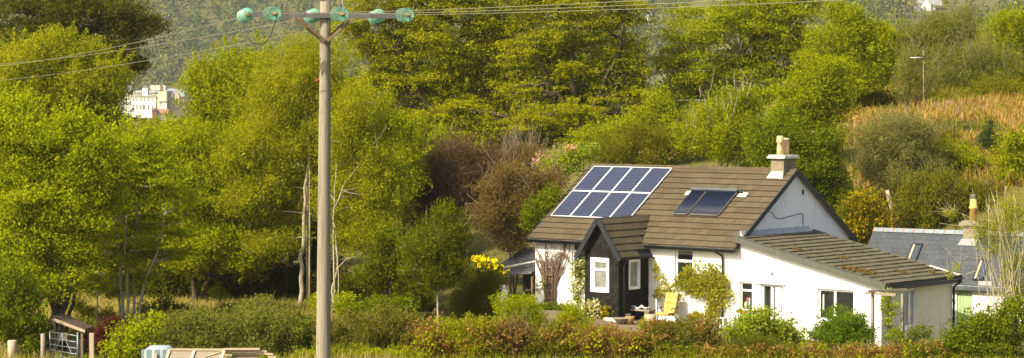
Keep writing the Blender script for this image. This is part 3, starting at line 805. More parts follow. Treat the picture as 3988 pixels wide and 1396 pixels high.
# white double door in the end wall
dm = MB()
for r in ((DB0, DB0 + .07), (DB1 - .07, DB1), ((DB0 + DB1) / 2 - .05, (DB0 + DB1) / 2 + .05)): EX.box(dm, r[0], r[1], -.64, 1.34, -.09, -.03)
EX.box(dm, DB0 + .07, DB1 - .07, 1.26, 1.34, -.09, -.03); EX.box(dm, DB0 + .07, DB1 - .07, -.64, -.05, -.085, -.04)
dr = dm.build('double_door', M['upvc'], house)
for y0, y1 in ((DB0 + .09, DB0 + .34), (DB1 - .34, DB1 - .09)):
    g = MB(); EX.box(g, y0, y1, -.03, 1.24, -.075, -.055); g.build('pane', M['lead'], dr)
for y in ((DB0 + DB1) / 2 - .10, (DB0 + DB1) / 2 + .10):
    g = MB(); EX.box(g, y - .02, y + .02, .3, .52, -.03, -.02); g.bar(EX.pt(y, .42, .03), EX.pt(y + (.1 if y > (DB0 + DB1) / 2 else -.1), .42, .03), .02, .02); g.build('door_handle', M['brass'], dr)
dp2 = MB(); dp2.tube([(xl + .08, EXB - .02, zl - .08), (xl + .08, EXB - .0, zl - .2), (EXA + .08, EXB - .02, zl - .42), (EXA + .08, EXB - .02, -1.1)], .05, 8); dp2.build('downpipe', M['black'], house)
jb = MB(); EX.box(jb, .42, .56, -.1, .02, .003, .08); jb.build('junction_box', M['black'], house)

# porch ------------------------------------------------------------------
PB, PL_, PR_ = -1.98, -6.12, -4.38; PC = -5.25
M['shingle'] = island('black_shingle', [(.005, .0047, .0043), (.0095, .009, .008), (.018, .0165, .0135), (.007, .0065, .006)], .85, .2, 2.0, .35, .3, 60)
pw = MB(); PF = Pl((0, PB, 0), (1, 0, 0), (0, -1, 0)); PS = Pl((PR_, 0, 0), (0, 1, 0), (1, 0, 0))
HP = (-5.70, -4.94, .92, 2.12); HS = (-1.28, -.66, .98, 2.10)
PF.wall(pw, [(PL_, -.35), (PR_, -.35), (PR_, 2.42), (PC, 3.72), (PL_, 2.42)], [HP], .1)
PS.wall(pw, [(PB, -.35), (-.001, -.35), (-.001, 2.42), (PB, 2.42)], [HS], .1)
Pl((PL_, 0, 0), (0, -1, 0), (-1, 0, 0)).wall(pw, [(.001, -.35), (-PB, -.35), (-PB, 2.42), (.001, 2.42)], [])
porch = pw.build('porch', M['shingle'], house)
sh = MB()      # the shingle courses
def shingles(pl, outline, hole, course=.15, wid=.2):
    x0 = min(p[0] for p in outline); x1 = max(p[0] for p in outline); z1 = max(p[1] for p in outline); z = -.2; r = 0
    def top(x):
        return np.interp(x, [p[0] for p in outline], [p[1] for p in outline])
    while z < z1:
        x = x0 - (wid * .5 if r % 2 else 0)
        while x < x1:
            a, b_ = max(x, x0), min(x + wid * (.8 + .4 * rng.random()), x1)
            xm = (a + b_) / 2
            if b_ - a > .02 and z + course * .5 < top(xm) - .06 and not (hole[0] - .12 < xm < hole[1] + .12 and hole[2] - .14 < z + course / 2 < hole[3] + .12):
                h = course * 1.05; th = .016 + .008 * rng.random(); q0 = pl.pt(a + .003, z, th); 
                sh.hexa([pl.pt(a + .003, z, th), pl.pt(b_ - .003, z, th), pl.pt(b_ - .003, z, .001), pl.pt(a + .003, z, .001), pl.pt(a + .003, z + h, .006), pl.pt(b_ - .003, z + h, .006), pl.pt(b_ - .003, z + h, .001), pl.pt(a + .003, z + h, .001)])
            x += wid
        z += course; r += 1
shingles(PF, [(PL_, 2.42), (PC, 3.72), (PR_, 2.42)], HP)
shingles(PS, [(PB, 2.42), (0, 2.42)], HS)
sh.build('shingles', M['shingle'], porch)
def surround(pl, h, w=.10):
    mb = MB(); a0, a1, z0, z1 = h
    pl.box(mb, a0 - w, a0 + .01, z0 - w, z1 + w, .002, .05); pl.box(mb, a1 - .01, a1 + w, z0 - w, z1 + w, .002, .05)
    pl.box(mb, a0 + .01, a1 - .01, z1 - .01, z1 + w, .002, .048); pl.box(mb, a0 + .01, a1 - .01, z0 - w, z0 + .01, .002, .048)
    mb.build('window_surround', M['upvc'], porch)
surround(PF, HP); surround(PS, HS, .05)
M['netglass'] = solid('curtained_glass', (.10, .11, .10), (.30, .31, .28), 3.5, .08, .5)
win(porch, PF, *HP, trans=[(1.73, -6, -4)], fw=.085, d=-.05, sill=False, glass='netglass'); win(porch, PS, *HS, fw=.06, d=-.05, sill=False, glass='netglass')
PRZ = 3.86; PHW = 1.12; PDR = 1.60; PP = math.atan2(PDR, PHW); PSL = math.hypot(PDR, PHW); c_, s_ = math.cos(PP), math.sin(PP)
pt = MB()
tiles(pt, (PC, -2.26, PRZ), (0, 1, 0), (c_, 0, -s_), (s_, 0, c_), 3.45, PSL, 6, .40, .045, rng, keep=lambda x, t: x - 2.26 < 1.4 - (t * s_) / .685)
tiles(pt, (PC, -2.26 + 3.45, PRZ), (0, -1, 0), (-c_, 0, -s_), (-s_, 0, c_), 3.45, PSL, 6, .40, .045, rng, keep=lambda x, t: 3.45 - x - 2.26 < 1.4 - (t * s_) / .685)
prf = pt.build('porch_roof', M['tile'], porch)
pd = MB()
for sg in (1, -1):
    q = [np.array((PC + sg * c_ * t, y, PRZ - s_ * t)) for t, y in ((0, -2.24), (PSL, -2.24), (PSL, -.02), (0, -.02))]
    n2 = np.array((sg * s_, 0, c_)); q = q if sg > 0 else [q[1], q[0], q[3], q[2]]
    pd.hexa([p - n2 * .07 for p in q] + [p - n2 * .012 for p in q])
pd.build('porch_soffit', M['dark'], prf)
bb = MB()
for sg in (1, -1):
    bb.bar((PC, -2.275, PRZ - .05), (PC + sg * c_ * (PSL + .05), -2.275, PRZ - .05 - s_ * (PSL + .05)), .035, .21, (sg * s_, 0, c_))
bb.build('barge_board', M['slatey'], prf)
gutter(porch, (PC + PHW + .05, -2.2, PRZ - PDR - .04), (PC + PHW + .05, -.03, PRZ - PDR - .04), 'slatey', .05)
pdp = MB(); pdp.tube([(PC + PHW + .05, -1.75, PRZ - PDR - .08), (PR_ + .08, -1.72, PRZ - PDR - .35), (PR_ + .08, -1.72, -.2)], .035, 7); pdp.build('downpipe', M['dark'], porch)
stp = MB(); stp.box(PR_ - .55, PR_ + .15, PB - .28, PB - .04, -.5, -.17); stp.build('step', M['mortar'], porch)

# ================================================================== SLATE COTTAGE
so_ = (float(SLATE.o[0]), float(SLATE.o[1]), 0)
SH_ = thing('slate_cottage', 'low white outbuilding with blue slate roof, two skylights and pale green door', 'house', so_, -SLATE.th)
SA0, SA1, SHB, SE, SRZ = -4.55, 7.5, 2.0, 1.04, 3.12
sl_ = MB(); F2 = Pl((0, 0, 0), (1, 0, 0), (0, -1, 0))
HD = (.06, .74, -1.02, .85)
F2.wall(sl_, [(SA0 + .1, -1.4), (SA1, -1.4), (SA1, SE + .03), (SA0 + .1, SE + .03)], [HD], .12)
Pl((SA0 + .1, 2 * SHB, 0), (0, -1, 0), (-1, 0, 0)).wall(sl_, [(0, -1.4), (2 * SHB, -1.4), (2 * SHB, SE), (SHB, SRZ - .1), (0, SE)], [])
Pl((SA1, 0, 0), (0, 1, 0), (1, 0, 0)).wall(sl_, [(0, -1.4), (2 * SHB, -1.4), (2 * SHB, SE), (SHB, SRZ - .1), (0, SE)], [])
Pl((SA1, 2 * SHB, 0), (-1, 0, 0), (0, 1, 0)).wall(sl_, [(0, -1.4), (SA1 - SA0 - .1, -1.4), (SA1 - SA0 - .1, SE), (0, SE)], [])
sl_.build('wall', M['render'], SH_)
SP = math.atan2(SRZ - SE + .12, SHB + .12); sc_, ss_ = math.cos(SP), math.sin(SP); SSL = math.hypot(SRZ - SE + .12, SHB + .12)
stl = MB()
tiles(stl, (SA0, SHB, SRZ), (1, 0, 0), (0, -sc_, -ss_), (0, -ss_, sc_), SA1 - SA0, SSL, 12, .30, .018, rng, jit=.003)
tiles(stl, (SA1, SHB, SRZ), (-1, 0, 0), (0, sc_, -ss_), (0, ss_, sc_), SA1 - SA0, SSL, 12, .30, .018, rng, jit=.003)
srf = stl.build('roof', M['slate'], SH_)
sd_ = MB()
for sg in (-1, 1):
    q = [np.array((x, SHB + sg * sc_ * t, SRZ - ss_ * t)) for x, t in ((SA0, 0), (SA1, 0), (SA1, SSL), (SA0, SSL))]
    n2 = np.array((0, sg * ss_, sc_)); q = q[::-1] if sg < 0 else q
    sd_.hexa([p - n2 * .08 for p in (q if sg > 0 else q)][::1] + [p - n2 * .01 for p in q])
sd_.build('roof_boarding', M['grey_wood'], srf)
x = SA0; k = 0
rgm = MB(); rgj = MB()
while x < SA1 - .05:
    x1 = min(x + .46, SA1)
    for (mb, u0, u1, hh) in ((rgm, x + .03, x1 - .01, 0), (rgj, x, x + .035, .006)):
        for sg in (-1, 1):
            q = [(u0, SHB, SRZ + .085 + hh), (u1, SHB, SRZ + .085 + hh), (u1, SHB + sg * .15, SRZ - .075 + hh), (u0, SHB + sg * .15, SRZ - .075 + hh)]
            mb.face(q if sg > 0 else q[::-1])
    x = x1
nq = len(rgm.f); k0 = len(rgm.v); rgm.v += rgj.v; rgm.f += [tuple(i + k0 for i in f) for f in rgj.f]; rgm.sm += rgj.sm
rg = rgm.build('ridge_tiles', M['ridge_grey'], srf); rg.data.materials.append(M['terracotta'])
for p_ in rg.data.polygons[nq:]: p_.material_index = 1
SS = lambda x, t, h: np.array((x, SHB - sc_ * t - ss_ * h, SRZ - ss_ * t + sc_ * h))
def onslate(px, py):
    n = (0, -ss_, sc_); w = SLATE.hit(px, py, n, n[1] * SHB + n[2] * SRZ); return w[0], (SHB - w[1]) / sc_
for (tl, br) in (((3557, 952), (3568, 1020)), ((3818, 1015), (3832, 1096))):
    xa, ta = onslate(*tl); xb, tb_ = onslate(*br); xa -= .02
    wd_ = .46
    fm = MB()
    for (x0, x1, t0, t1) in ((xa, xa + .06, ta, tb_), (xa + wd_ - .06, xa + wd_, ta, tb_), (xa + .06, xa + wd_ - .06, ta, ta + .06), (xa + .06, xa + wd_ - .06, tb_ - .06, tb_)):
        fm.hexa([SS(x0, t1, -.05), SS(x1, t1, -.05), SS(x1, t0, -.05), SS(x0, t0, -.05), SS(x0, t1, .09), SS(x1, t1, .09), SS(x1, t0, .09), SS(x0, t0, .09)])
    sk = fm.build('skylight', M['black'], SH_)
    g = MB(); g.hexa([SS(xa + .05, tb_ - .05, .02), SS(xa + wd_ - .05, tb_ - .05, .02), SS(xa + wd_ - .05, ta + .05, .02), SS(xa + .05, ta + .05, .02), SS(xa + .05, tb_ - .05, .045), SS(xa + wd_ - .05, tb_ - .05, .045), SS(xa + wd_ - .05, ta + .05, .045), SS(xa + .05, ta + .05, .045)])
    g.build('pane', M['skyglass'], sk)
    g = MB(); g.hexa([SS(xa + .061, tb_ - .061, .046), SS(xa + .15, tb_ - .061, .046), SS(xa + .15, ta + .061, .046), SS(xa + .061, ta + .061, .046), SS(xa + .061, tb_ - .061, .075), SS(xa + .15, tb_ - .061, .075), SS(xa + .15, ta + .061, .075), SS(xa + .061, ta + .061, .075)])
    g.build('blind', M['dead'], sk)
g = MB(); xb, tb_ = onslate(3822, 1098); g.hexa([SS(xb - .1, tb_ + .22, .02), SS(xb + .5, tb_ + .22, .02), SS(xb + .5, tb_, .03), SS(xb - .1, tb_, .03), SS(xb - .1, tb_ + .22, .035), SS(xb + .5, tb_ + .22, .035), SS(xb + .5, tb_, .05), SS(xb - .1, tb_, .05)]); g.build('lead_apron', M['hotel_roof'], sk)
# its door
g = MB(); F2.box(g, HD[0] + .02, HD[1] - .02, HD[2], HD[3] - .02, -.1, -.05)
for i in range(5): F2.box(g, HD[0] + .03 + i * .125, HD[0] + .15 + i * .125, HD[2] + .01, HD[3] - .03, -.049, -.036)
gd = g.build('door', M['greendoor'], SH_)
g = MB(); F2.box(g, HD[0] - .08, HD[1] + .05, HD[3] + .01, HD[3] + .10, .003, .05); g.build('lintel', M['upvc'], gd)
g = MB(); F2.box(g, -.10, -.02, .4, .52, .003, .1); g.build('wall_lamp', M['black'], SH_)
gutter(SH_, (-.6, -.17, SE - .11), (SA1, -.17, SE - .11), 'steel', .05)
# its chimney
cs = MB(); cxm = SLATE.hit(3751, 905, (0, 1, 0), SHB - .35)[0]; cxe = SLATE.hit(3800, 905, (0, 1, 0), SHB - .35)[0]
cs.box(cxm, cxe + .05, SHB - .35, SHB + .38, 2.4, 3.43); c2 = cs.build('chimney', M['stone'], SH_)
g = MB(); g.box(cxm - .13, cxe + .18, SHB - .48, SHB + .50, 3.43, 3.56); g.box(cxm - .05, cxe + .1, SHB - .4, SHB + .42, 3.563, 3.62); g.build('chimney_cap', M['stone'], c2)
g = MB(); g.lathe(((cxm + cxe) / 2 + .02, SHB + .0, 3.62), [(.165, 0), (.15, .48), (.185, .50), (.185, .57), (.145, .59), (.135, .90)], 14); g.build('chimney_pot', M['pot_yellow'], c2)
g = MB(); g.lathe(((cxm + cxe) / 2 + .02, SHB + .0, 4.52), [(.14, 0), (.15, .02), (.15, .13), (.16, .15), (.02, .2)], 12); g.build('chimney_cowl', M['steel'], c2)
g = MB(); g.hexa([SS(cxm - .16, .75, .02), SS(cxe + .1, .75, .02), SS(cxe + .1, .45, .02), SS(cxm - .05, .45, .02), SS(cxm - .16, .75, .05), SS(cxe + .1, .75, .05), SS(cxe + .1, .45, .13), SS(cxm - .05, .45, .13)]); g.build('flashing', M['hotel_roof'], c2)

# ================================================================== SHED beside the cottage's left end
sx = HOUSE.world((-10.9, 1.2, 0))
shed = thing('lean_to_shed', 'dark lean-to shed under a sagging grey sheet roof beside the cottage', 'shed', tuple(sx), -HOUSE.th)
ng = 14; vv = []; 
for i in range(ng + 1):
    for j in range(ng + 1):
        a = -2.6 * i / ng; b_ = -.9 + 3.6 * j / ng
        vv.append((a, b_, 2.35 - 1.15 * abs(j / ng * 1.35 - 1.0) ** 1.1 * (1.0) - .25 * (i / ng) + .05 * math.sin(i * 1.3) * math.sin(j * 1.1)))
def thick(vv, ng, th):
    n = len(vv); v2 = vv + [(x, y, z - th) for x, y, z in vv]; f = []
    for i in range(ng):
        for j in range(ng):
            a = i * (ng + 1) + j; q = (a, a + ng + 1, a + ng + 2, a + 1); f.append(q[::-1]); f.append(tuple(n + k for k in q))
    for i in range(ng):
        for q in ((i * (ng + 1), (i + 1) * (ng + 1)), (ng * (ng + 1) + i, ng * (ng + 1) + i + 1), ((i + 1) * (ng + 1) + ng, i * (ng + 1) + ng), (i + 1, i)):
            f.append((q[0], q[1], n + q[1], n + q[0]))
    return v2, f
v2, f2 = thick(vv, ng, .05)
link('roof', np_mesh('roof', v2, f2), M['tarp'], shed)
for x in (-2.5, -.05):
    for y in (-.75, 2.5):
        g = MB(); g.bar((x, y, -.4), (x, y, 1.15 if y < 0 else 1.6), .09, .09, (1, 0, 0)); g.build('post', M['brown_wood'], shed)
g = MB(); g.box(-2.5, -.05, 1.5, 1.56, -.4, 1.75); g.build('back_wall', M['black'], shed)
g = MB(); g.bar((-2.45, -.93, 1.18), (-.05, -.3, 1.72), .05, .07); g.build('batten', M['mortar'], shed)

# ================================================================== GARDEN FURNITURE (cottage front)
def hground(px, py):
    w = HOUSE.hit(px, py, (0, 0, 1), -.3)
    for _ in range(4):
        W = HOUSE.world(w); w = HOUSE.hit(px, py, (0, 0, 1), tz(W[0], W[1]) + .02)
    return w, HOUSE.world(w)
HZ = -HOUSE.th
l, w = hground(2598, 1262)
c = thing('garden_chair', 'folding garden chair with yellow floral cushion against the white wall', 'chair', tuple(w), HZ + R(8))
g = MB(); g.hexa([(-.28, -.38, .36), (.28, -.38, .36), (.28, .18, .33), (-.28, .18, .33), (-.28, -.38, .48), (.28, -.38, .48), (.28, .18, .45), (-.28, .18, .45)])
g.tube([(-.28, -.38, .42), (.28, -.38, .42)], .06, 8); g.build('seat_cushion', M['cloth_yellow'], c)
g = MB()
for k in range(4):
    z0 = .44 + k * .20; y0 = .18 + k * .075
    g.hexa([(-.27, y0 - .05, z0), (.27, y0 - .05, z0), (.27, y0 + .06, z0 - .02), (-.27, y0 + .06, z0 - .02), (-.27, y0 + .01, z0 + .19), (.27, y0 + .01, z0 + .19), (.27, y0 + .12, z0 + .17), (-.27, y0 + .12, z0 + .17)])
g.build('back_cushion', M['cloth_yellow'], c)
g = MB()
for x in (-.31, .31):
    g.tube([(x, -.35, 0), (x, .1, .62), (x, .2, .66)], .014, 6); g.tube([(x, .35, 0), (x, -.05, .40), (x, -.36, .40)], .014, 6); g.tube([(x, .15, .33), (x, .50, 1.22)], .014, 6)
    g.tube([(x, -.28, .62), (x, .25, .66)], .02, 6)
g.build('frame', M['black'], c)
l, w = hground(2482, 1248)
t = thing('garden_bench', 'low rough timber bench in the shade of the porch', 'bench', tuple(w), HZ)
g = MB(); g.box(-.55, .75, -.2, .25, .40, .47); g.build('seat', M['grey_wood'], t)
for x in (-.40, .60):
    g = MB(); g.box(x - .12, x + .12, -.17, .2, -.05, .397); g.build('leg', M['brown_wood'], t)
bw = HOUSE.local(w)
cw = HOUSE.world(bw + np.array((.15, 0, .475)))
nn_ = 12; vv = []
rr = np.random.default_rng(5)
for i in range(nn_ + 1):
    for j in range(nn_ + 1): vv.append((-.35 + .8 * i / nn_, -.16 + .3 * j / nn_, .05 + .06 * rr.random() + .06 * math.sin(i * .9 + j * .3) * math.sin(math.pi * i / nn_) ))
v2, f2 = thick(vv, nn_, .05)
ck = link('blanket', np_mesh('blanket', v2, f2), M['cloth']); ck.location = tuple(cw); ck.rotation_euler = (0, 0, HZ)
tag(ck, 'crumpled pale patterned blanket lying on the timber bench', 'blanket')
l, w = hground(2557, 1262)
g = MB(); g.tube([(0, 0, 0), (-.01, .02, 1.0)], .022, 7); st = g.build('pole', M['white_plastic']); st.location = tuple(w); tag(st, 'thin white pole standing upright beside the timber bench', 'pole')
l, w = hground(2532, 1258)
g = MB(); g.lathe((0, 0, -.05), [(.24, 0), (.25, .2), (.24, .38), (.20, .385)], 14); lg = g.build('log', M['dead']); lg.location = tuple(w); tag(lg, 'sawn log round standing next to the white pole', 'log')
def pot(name, px, py, prof, mat, label, cat='pot', group=None):
    l, w = hground(px, py); g = MB(); g.lathe((0, 0, 0), prof, 16); o = g.build(name, M[mat]); o.location = tuple(w); return tag(o, label, cat, group), w
pot('bowl_planter', 2420, 1262, [(.16, 0), (.20, .06), (.33, .20), (.36, .24), (.31, .22)], 'stone', 'wide shallow stone bowl at the porch corner', 'planter')
pot('clay_pot', 2453, 1264, [(.14, 0), (.18, .2), (.2, .32), (.17, .31)], 'clay', 'brown clay pot to the right of the stone bowl')
o, w = pot('glazed_pot', 2420, 1238, [(.13, 0), (.17, .15), (.19, .27), (.16, .26)], 'darkpot', 'small dark glazed pot with a leafy seedling by the porch step')
pot('white_bucket', 2441, 1248, [(.12, 0), (.16, .27), (.175, .28), (.15, .27)], 'white_plastic', 'pale plastic bucket between the pots and the bench', 'bucket')
l, w = hground(2811, 1278)
wst = thing('step_stool', 'small white stool standing below the black downpipe', 'stool', tuple(w), HZ)
g = MB(); g.box(-.18, .18, -.15, .15, .38, .42); g.build('seat', M['white_plastic'], wst)
for x in (-.15, .15):
    for y in (-.12, .12):
        g = MB(); g.bar((x * 1.15, y * 1.15, -.05), (x, y, .378), .035, .035, (1, 0, 0)); g.build('leg', M['white_plastic'], wst)
# trellis ladder at the left end of the front wall
l = HOUSE.hit(2140, 1180, (0, 1, 0), -.14); w = HOUSE.world((l[0], -.14, 0)); w[2] = tz(w[0], w[1])
tr = thing('trellis', 'narrow timber trellis with rungs behind the bare climber', 'trellis', tuple(w), HZ)
g = MB()
for x in (-.16, .16): g.box(x - .02, x + .02, -.02, .02, 0, 1.75)
g.build('rail', M['brown_wood'], tr)
g = MB()
for k in range(5): g.box(-.2, .2, -.045, -.022, .3 + k * .33, .335 + k * .33)
g.build('rung', M['brown_wood'], tr)
# rustic pergola beside the corner of the extension
pw_ = P(3398, 1300, 93.6); pw_[2] = tz(pw_[0], pw_[1])
pg_ = thing('pergola', 'weathered timber pergola arch by the corner of the extension', 'pergola', tuple(pw_), HZ)
for (x, y) in ((0, 0), (.62, 1.1)):
    g = MB(); g.bar((x, y, -.2), (x, y, 2.1), .1, .1, (1, 0, 0)); g.build('post', M['grey_wood'], pg_)
g = MB(); g.bar((-.28, -.1, 2.15), (.95, .1, 2.13), .08, .10); g.bar((-.02, -.3, 2.24), (.68, 1.3, 2.24), .08, .08); g.build('beam', M['grey_wood'], pg_)

# ================================================================== FIELD EDGE (bottom left)
YG = 88.0
g0 = P(240, 1300, YG); zb = tz(g0[0], g0[1])
gw = P(303, 1340, 87.2); gw[2] = tz(gw[0], gw[1])
gt = thing('field_gate', 'silver tubular metal field gate with diagonal braces', 'gate', tuple(gw), 0)
gd_ = np.array((-1.24, 1.5, 0))
def gp(t, z): return np.array((gd_[0] * t, gd_[1] * t, z))
ZT = P(303, 1306, 87.2)[2] - gw[2]
g = MB(); g.tube([gp(0, .02), gp(0, ZT + .1)], .035, 8); g.tube([gp(1, .1), gp(1, ZT - .02)], .025, 7); g.tube([gp(.55, .12), gp(.55, ZT)], .018, 6); g.build('upright', M['metal'], gt)
for k, z in enumerate((.14, .32, .5, .7, .92, ZT - .03)):
    g = MB(); g.tube([gp(0, z), gp(1, z)], .019, 7); g.build('rail', M['metal'], gt)
g = MB(); g.tube([gp(.05, .14), gp(.55, ZT)], .016, 6); g.tube([gp(.95, .14), gp(.55, ZT)], .016, 6); g.build('brace', M['metal'], gt)
def post(px, pyt, Y, r, mat, label, name='gate_post', sq=False, tiltx=0):
    w = P(px, pyt, Y); zt = w[2]; w[2] = tz(w[0], w[1]) - .2; h = zt - w[2]
    g = MB()
    if sq: g.hexa([(-r, -r, 0), (r, -r, 0), (r, r, 0), (-r, r, 0), (-r + tiltx, -r, h), (r + tiltx, -r, h - .02), (r + tiltx, r, h), (-r + tiltx, r, h + .02)])
    else: g.tube([(0, 0, 0), (tiltx * .5, 0, h * .5), (tiltx, 0, h)], [r, r * .97, r * .9], 9)
    o = g.build(name, M[mat]); o.location = tuple(w); return tag(o, label, 'post')
post(167, 1300, 88.6, .09, 'grey_wood', 'grey wooden gate post at the hinge end of the metal gate, against the tree trunk')
post(357, 1300, 86.5, .075, 'dead', 'pale square wooden post between the gate and the dark red shrub', sq=True)
post(379, 1135, 95.5, .03, 'grey_wood', 'thin grey stake in the dry grass behind the dark red shrub', 'stake')
lw = P(48, 1362, 89.5); lw[2] = tz(lw[0], lw[1]); zt = P(48, 1326, 89.5)[2]
g = MB(); g.lathe((0, 0, -.1), [(.17, 0), (.165, zt - lw[2] + .08), (.14, zt - lw[2] + .1)], 14); o = g.build('log', M['dead']); o.location = tuple(lw); tag(o, 'upright sawn log at the far left edge of the field', 'log')
# log store with a sloping board roof behind the gate
sw = P(285, 1300, 91.0); sw[2] = tz(sw[0], sw[1]); s_b = scale(91.0)
ls = thing('log_store', 'dark wooden log store with a sloping board roof behind the gate', 'shed', tuple(sw), R(-6))
zA = P(225, 1233, 91)[2] - sw[2]; zB = P(338, 1280, 91)[2] - sw[2]
g = MB()
for k in range(7):
    y = -.55 + k * .17; g.hexa([(-.62, y, zA), (.60, y, zB), (.60, y + .16, zB + .03), (-.62, y + .16, zA + .03), (-.62, y, zA + .035), (.60 + .05 * (k % 2), y, zB + .035), (.60 + .05 * (k % 2), y + .16, zB + .065), (-.62, y + .16, zA + .065)])
g.build('roof', M['bark'], ls)
g = MB(); g.bar((-.62, -.57, zA - .05), (.60, -.57, zB - .05), .04, .10); g.build('fascia', M['dead'], ls)
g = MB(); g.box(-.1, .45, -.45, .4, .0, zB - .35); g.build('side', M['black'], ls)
for (x, y) in ((-.55, -.45), (.46, -.46), (-.55, .4), (.46, .42)):
    g = MB(); g.bar((x, y, -.1), (x, y, (zA + (zB - zA) * (x + .62) / 1.22) - .02), .09, .09, (1, 0, 0)); g.build('post', M['brown_wood'], ls)
g = MB(); g.box(-.50, -.12, -.35, .1, zB - .42, zB - .14); g.build('box', M['dead'], ls)
# timber: framed panels leaning in a stack, planks, sheeted tank
tw_ = P(770, 1400, 86.0); tw_[2] = tz(tw_[0], tw_[1]); sp_ = scale(86.0)
zt = P(770, 1362, 86)[2] - tw_[2]; wdt = (880 - 660) / sp_
pn = thing('timber_panel', 'framed pale timber panel leaning at the field edge', 'panel', tuple(tw_), R(-3))
g = MB(); lean = .45
LP = lambda x, t, d=0: np.array((x - .22 * (1 - t) , -.45 + lean * t + d * .4, zt * t + d * .6))
g.bar(LP(-wdt / 2, 1), LP(wdt / 2, 1), .05, .07)
for x in (-wdt / 2, -.1, wdt / 2 - .04): g.bar(LP(x, -.05), LP(x, .97), .09, .05, (0, -1, 1))
g.bar(LP(-wdt / 2, .1), LP(wdt / 2, .98), .03, .03); g.build('frame', M['pale_wood'], pn)
g = MB()
for k in range(9):
    t0 = k / 9; g.hexa([LP(-wdt / 2, t0 - .0) + (0, .03, 0), LP(wdt / 2, t0) + (0, .03, 0), LP(wdt / 2, t0) + (0, .05, 0), LP(-wdt / 2, t0) + (0, .05, 0), LP(-wdt / 2, t0 + .105) + (0, .03, 0), LP(wdt / 2, t0 + .105) + (0, .03, 0), LP(wdt / 2, t0 + .105) + (0, .05, 0), LP(-wdt / 2, t0 + .105) + (0, .05, 0)])
g.build('boards', M['grey_wood'], pn)
planks = [(872, 1012, 1360, 0), (875, 1040, 1368, 2), (905, 1000, 1379, 1), (868, 905, 1385, -2), (1000, 1065, 1378, 2), (905, 1006, 1391, 0), (1045, 1076, 1391, 0), (870, 1010, 1397, 1), (890, 1050, 1402, -1), (875, 1075, 1410, 0), (870, 1070, 1418, 1)]
plabels = ['long thin plank topmost on the timber pile', 'splintered long plank just under the top of the timber pile', 'thick short pale beam at the middle of the timber pile', 'short beam end jutting from the left of the timber pile', 'short plank sticking out at the right of the timber pile', 'pale beam low in the timber pile, under the thick short one', 'loose plank end lying lowest right beside the timber pile', 'lower plank of the timber pile near its left end', 'lower plank of the timber pile bridging both ends', 'long bottom board of the timber pile', 'lowest board of the timber pile, in the grass']
for i, (x0, x1, y, rt) in enumerate(planks):
    p = P(x0, y, 86.3 + .12 * (i % 3)); q = P(x1, y + rt, 86.3 + .12 * (i % 3)); c_m = (p + q) / 2
    g = MB(); ln = np.linalg.norm(q - p); g.hexa([(-ln / 2, -.10, -.035), (ln / 2, -.10, -.035), (ln / 2, .12, -.035), (-ln / 2, .12, -.035), (-ln / 2, -.10, .03), (ln / 2, -.10, .035), (ln / 2, .12, .035), (-ln / 2, .12, .03)])
    o = g.build('plank', M['pale_wood']); o.location = tuple(c_m); o.rotation_euler = (R(rng.normal() * 4), -math.asin((q - p)[2] / ln), R(rng.normal() * 3)); tag(o, plabels[i], 'plank', 'planks in the timber pile')
bw_ = P(620, 1400, 86.8); bw_[2] = tz(bw_[0], bw_[1]); zt = P(620, 1350, 86.8)[2] - bw_[2]; hw = 62 / scale(86.8)
bt = thing('sheeted_tank', 'water tank wrapped in torn blue and white sheeting beside the timber', 'tank', tuple(bw_), 0)
vv = []; nb = 16
for i in range(nb + 1):
    for j in range(nb + 1):
        x = -hw + 2 * hw * i / nb; y = -.45 + .9 * j / nb
        vv.append((x, y, zt * (.55 + .45 * (1 - abs(2 * i / nb - 1) ** 6)) - .12 * (1 if j in (0, nb) else 0) + .03 * math.sin(i * 1.7) * math.sin(j * 2.3)))
v2, f2 = thick(vv, nb, .02); link('sheet', np_mesh('sheet', v2, f2), M['bluesheet'], bt)
g = MB(); g.box(-hw + .04, hw - .04, -.44, .44, -.1, zt * .52); tkb = g.build('tank', M['bluesheet'], bt)
g = MB()
for i in range(12):
    x0 = -hw + 2 * hw * i / 12; x1 = -hw + 2 * hw * (i + 1) / 12; y0 = -.47 + .03 * math.sin(i * 2.1); y1 = -.47 + .03 * math.sin((i + 1) * 2.1)
    g.hexa([(x0, y0, -.1), (x1, y1, -.1), (x1, y1 + .012, -.1), (x0, y0 + .012, -.1), (x0, y0, zt * .93), (x1, y1, zt * .93), (x1, y1 + .012, zt * .93), (x0, y0 + .012, zt * .93)])
g.build('front_sheet', M['bluesheet'], bt)
g = MB(); g.box(-.08, .0, -.53, -.505, -.1, zt * .8); g.build('batten', M['dead'], bt)
# jug and pale pipe by the shed
lw = P(1958, 1150, 104); lw[2] = tz(lw[0], lw[1]); zt = P(1958, 1110, 104)[2] - lw[2]
g = MB(); g.lathe((0, 0, 0), [(.2, 0), (.23, .1), (.22, zt * .7), (.12, zt * .9), (.1, zt)], 12); o = g.build('plastic_drum', M['white_plastic']); o.location = tuple(lw); tag(o, 'pale plastic drum half hidden beside the dark shed', 'drum')
# antenna mast on the bracken slope
aw = P(3595, 458, 120.3); aw[2] = tz(aw[0], aw[1]); zt = P(3595, 195, 120.3)[2] - aw[2]; zy = P(3595, 225, 120.3)[2] - aw[2]
an = thing('antenna_mast', 'slim aerial mast with a white horizontal boom on the bracken slope', 'aerial', tuple(aw), 0)
g = MB(); g.tube([(0, 0, -.2), (.02, 0, zt * .5), (-.01, 0, zt)], .02, 6); g.build('mast', M['twig'], an)
g = MB(); g.tube([(-.62, 0, zy), (-.05, 0, zy)], .02, 6); g.build('boom', M['white_plastic'], an)
g = MB(); g.box(-.05, .06, -.05, .05, zy - .08, zy + .08); g.build('bracket', M['bark'], an)
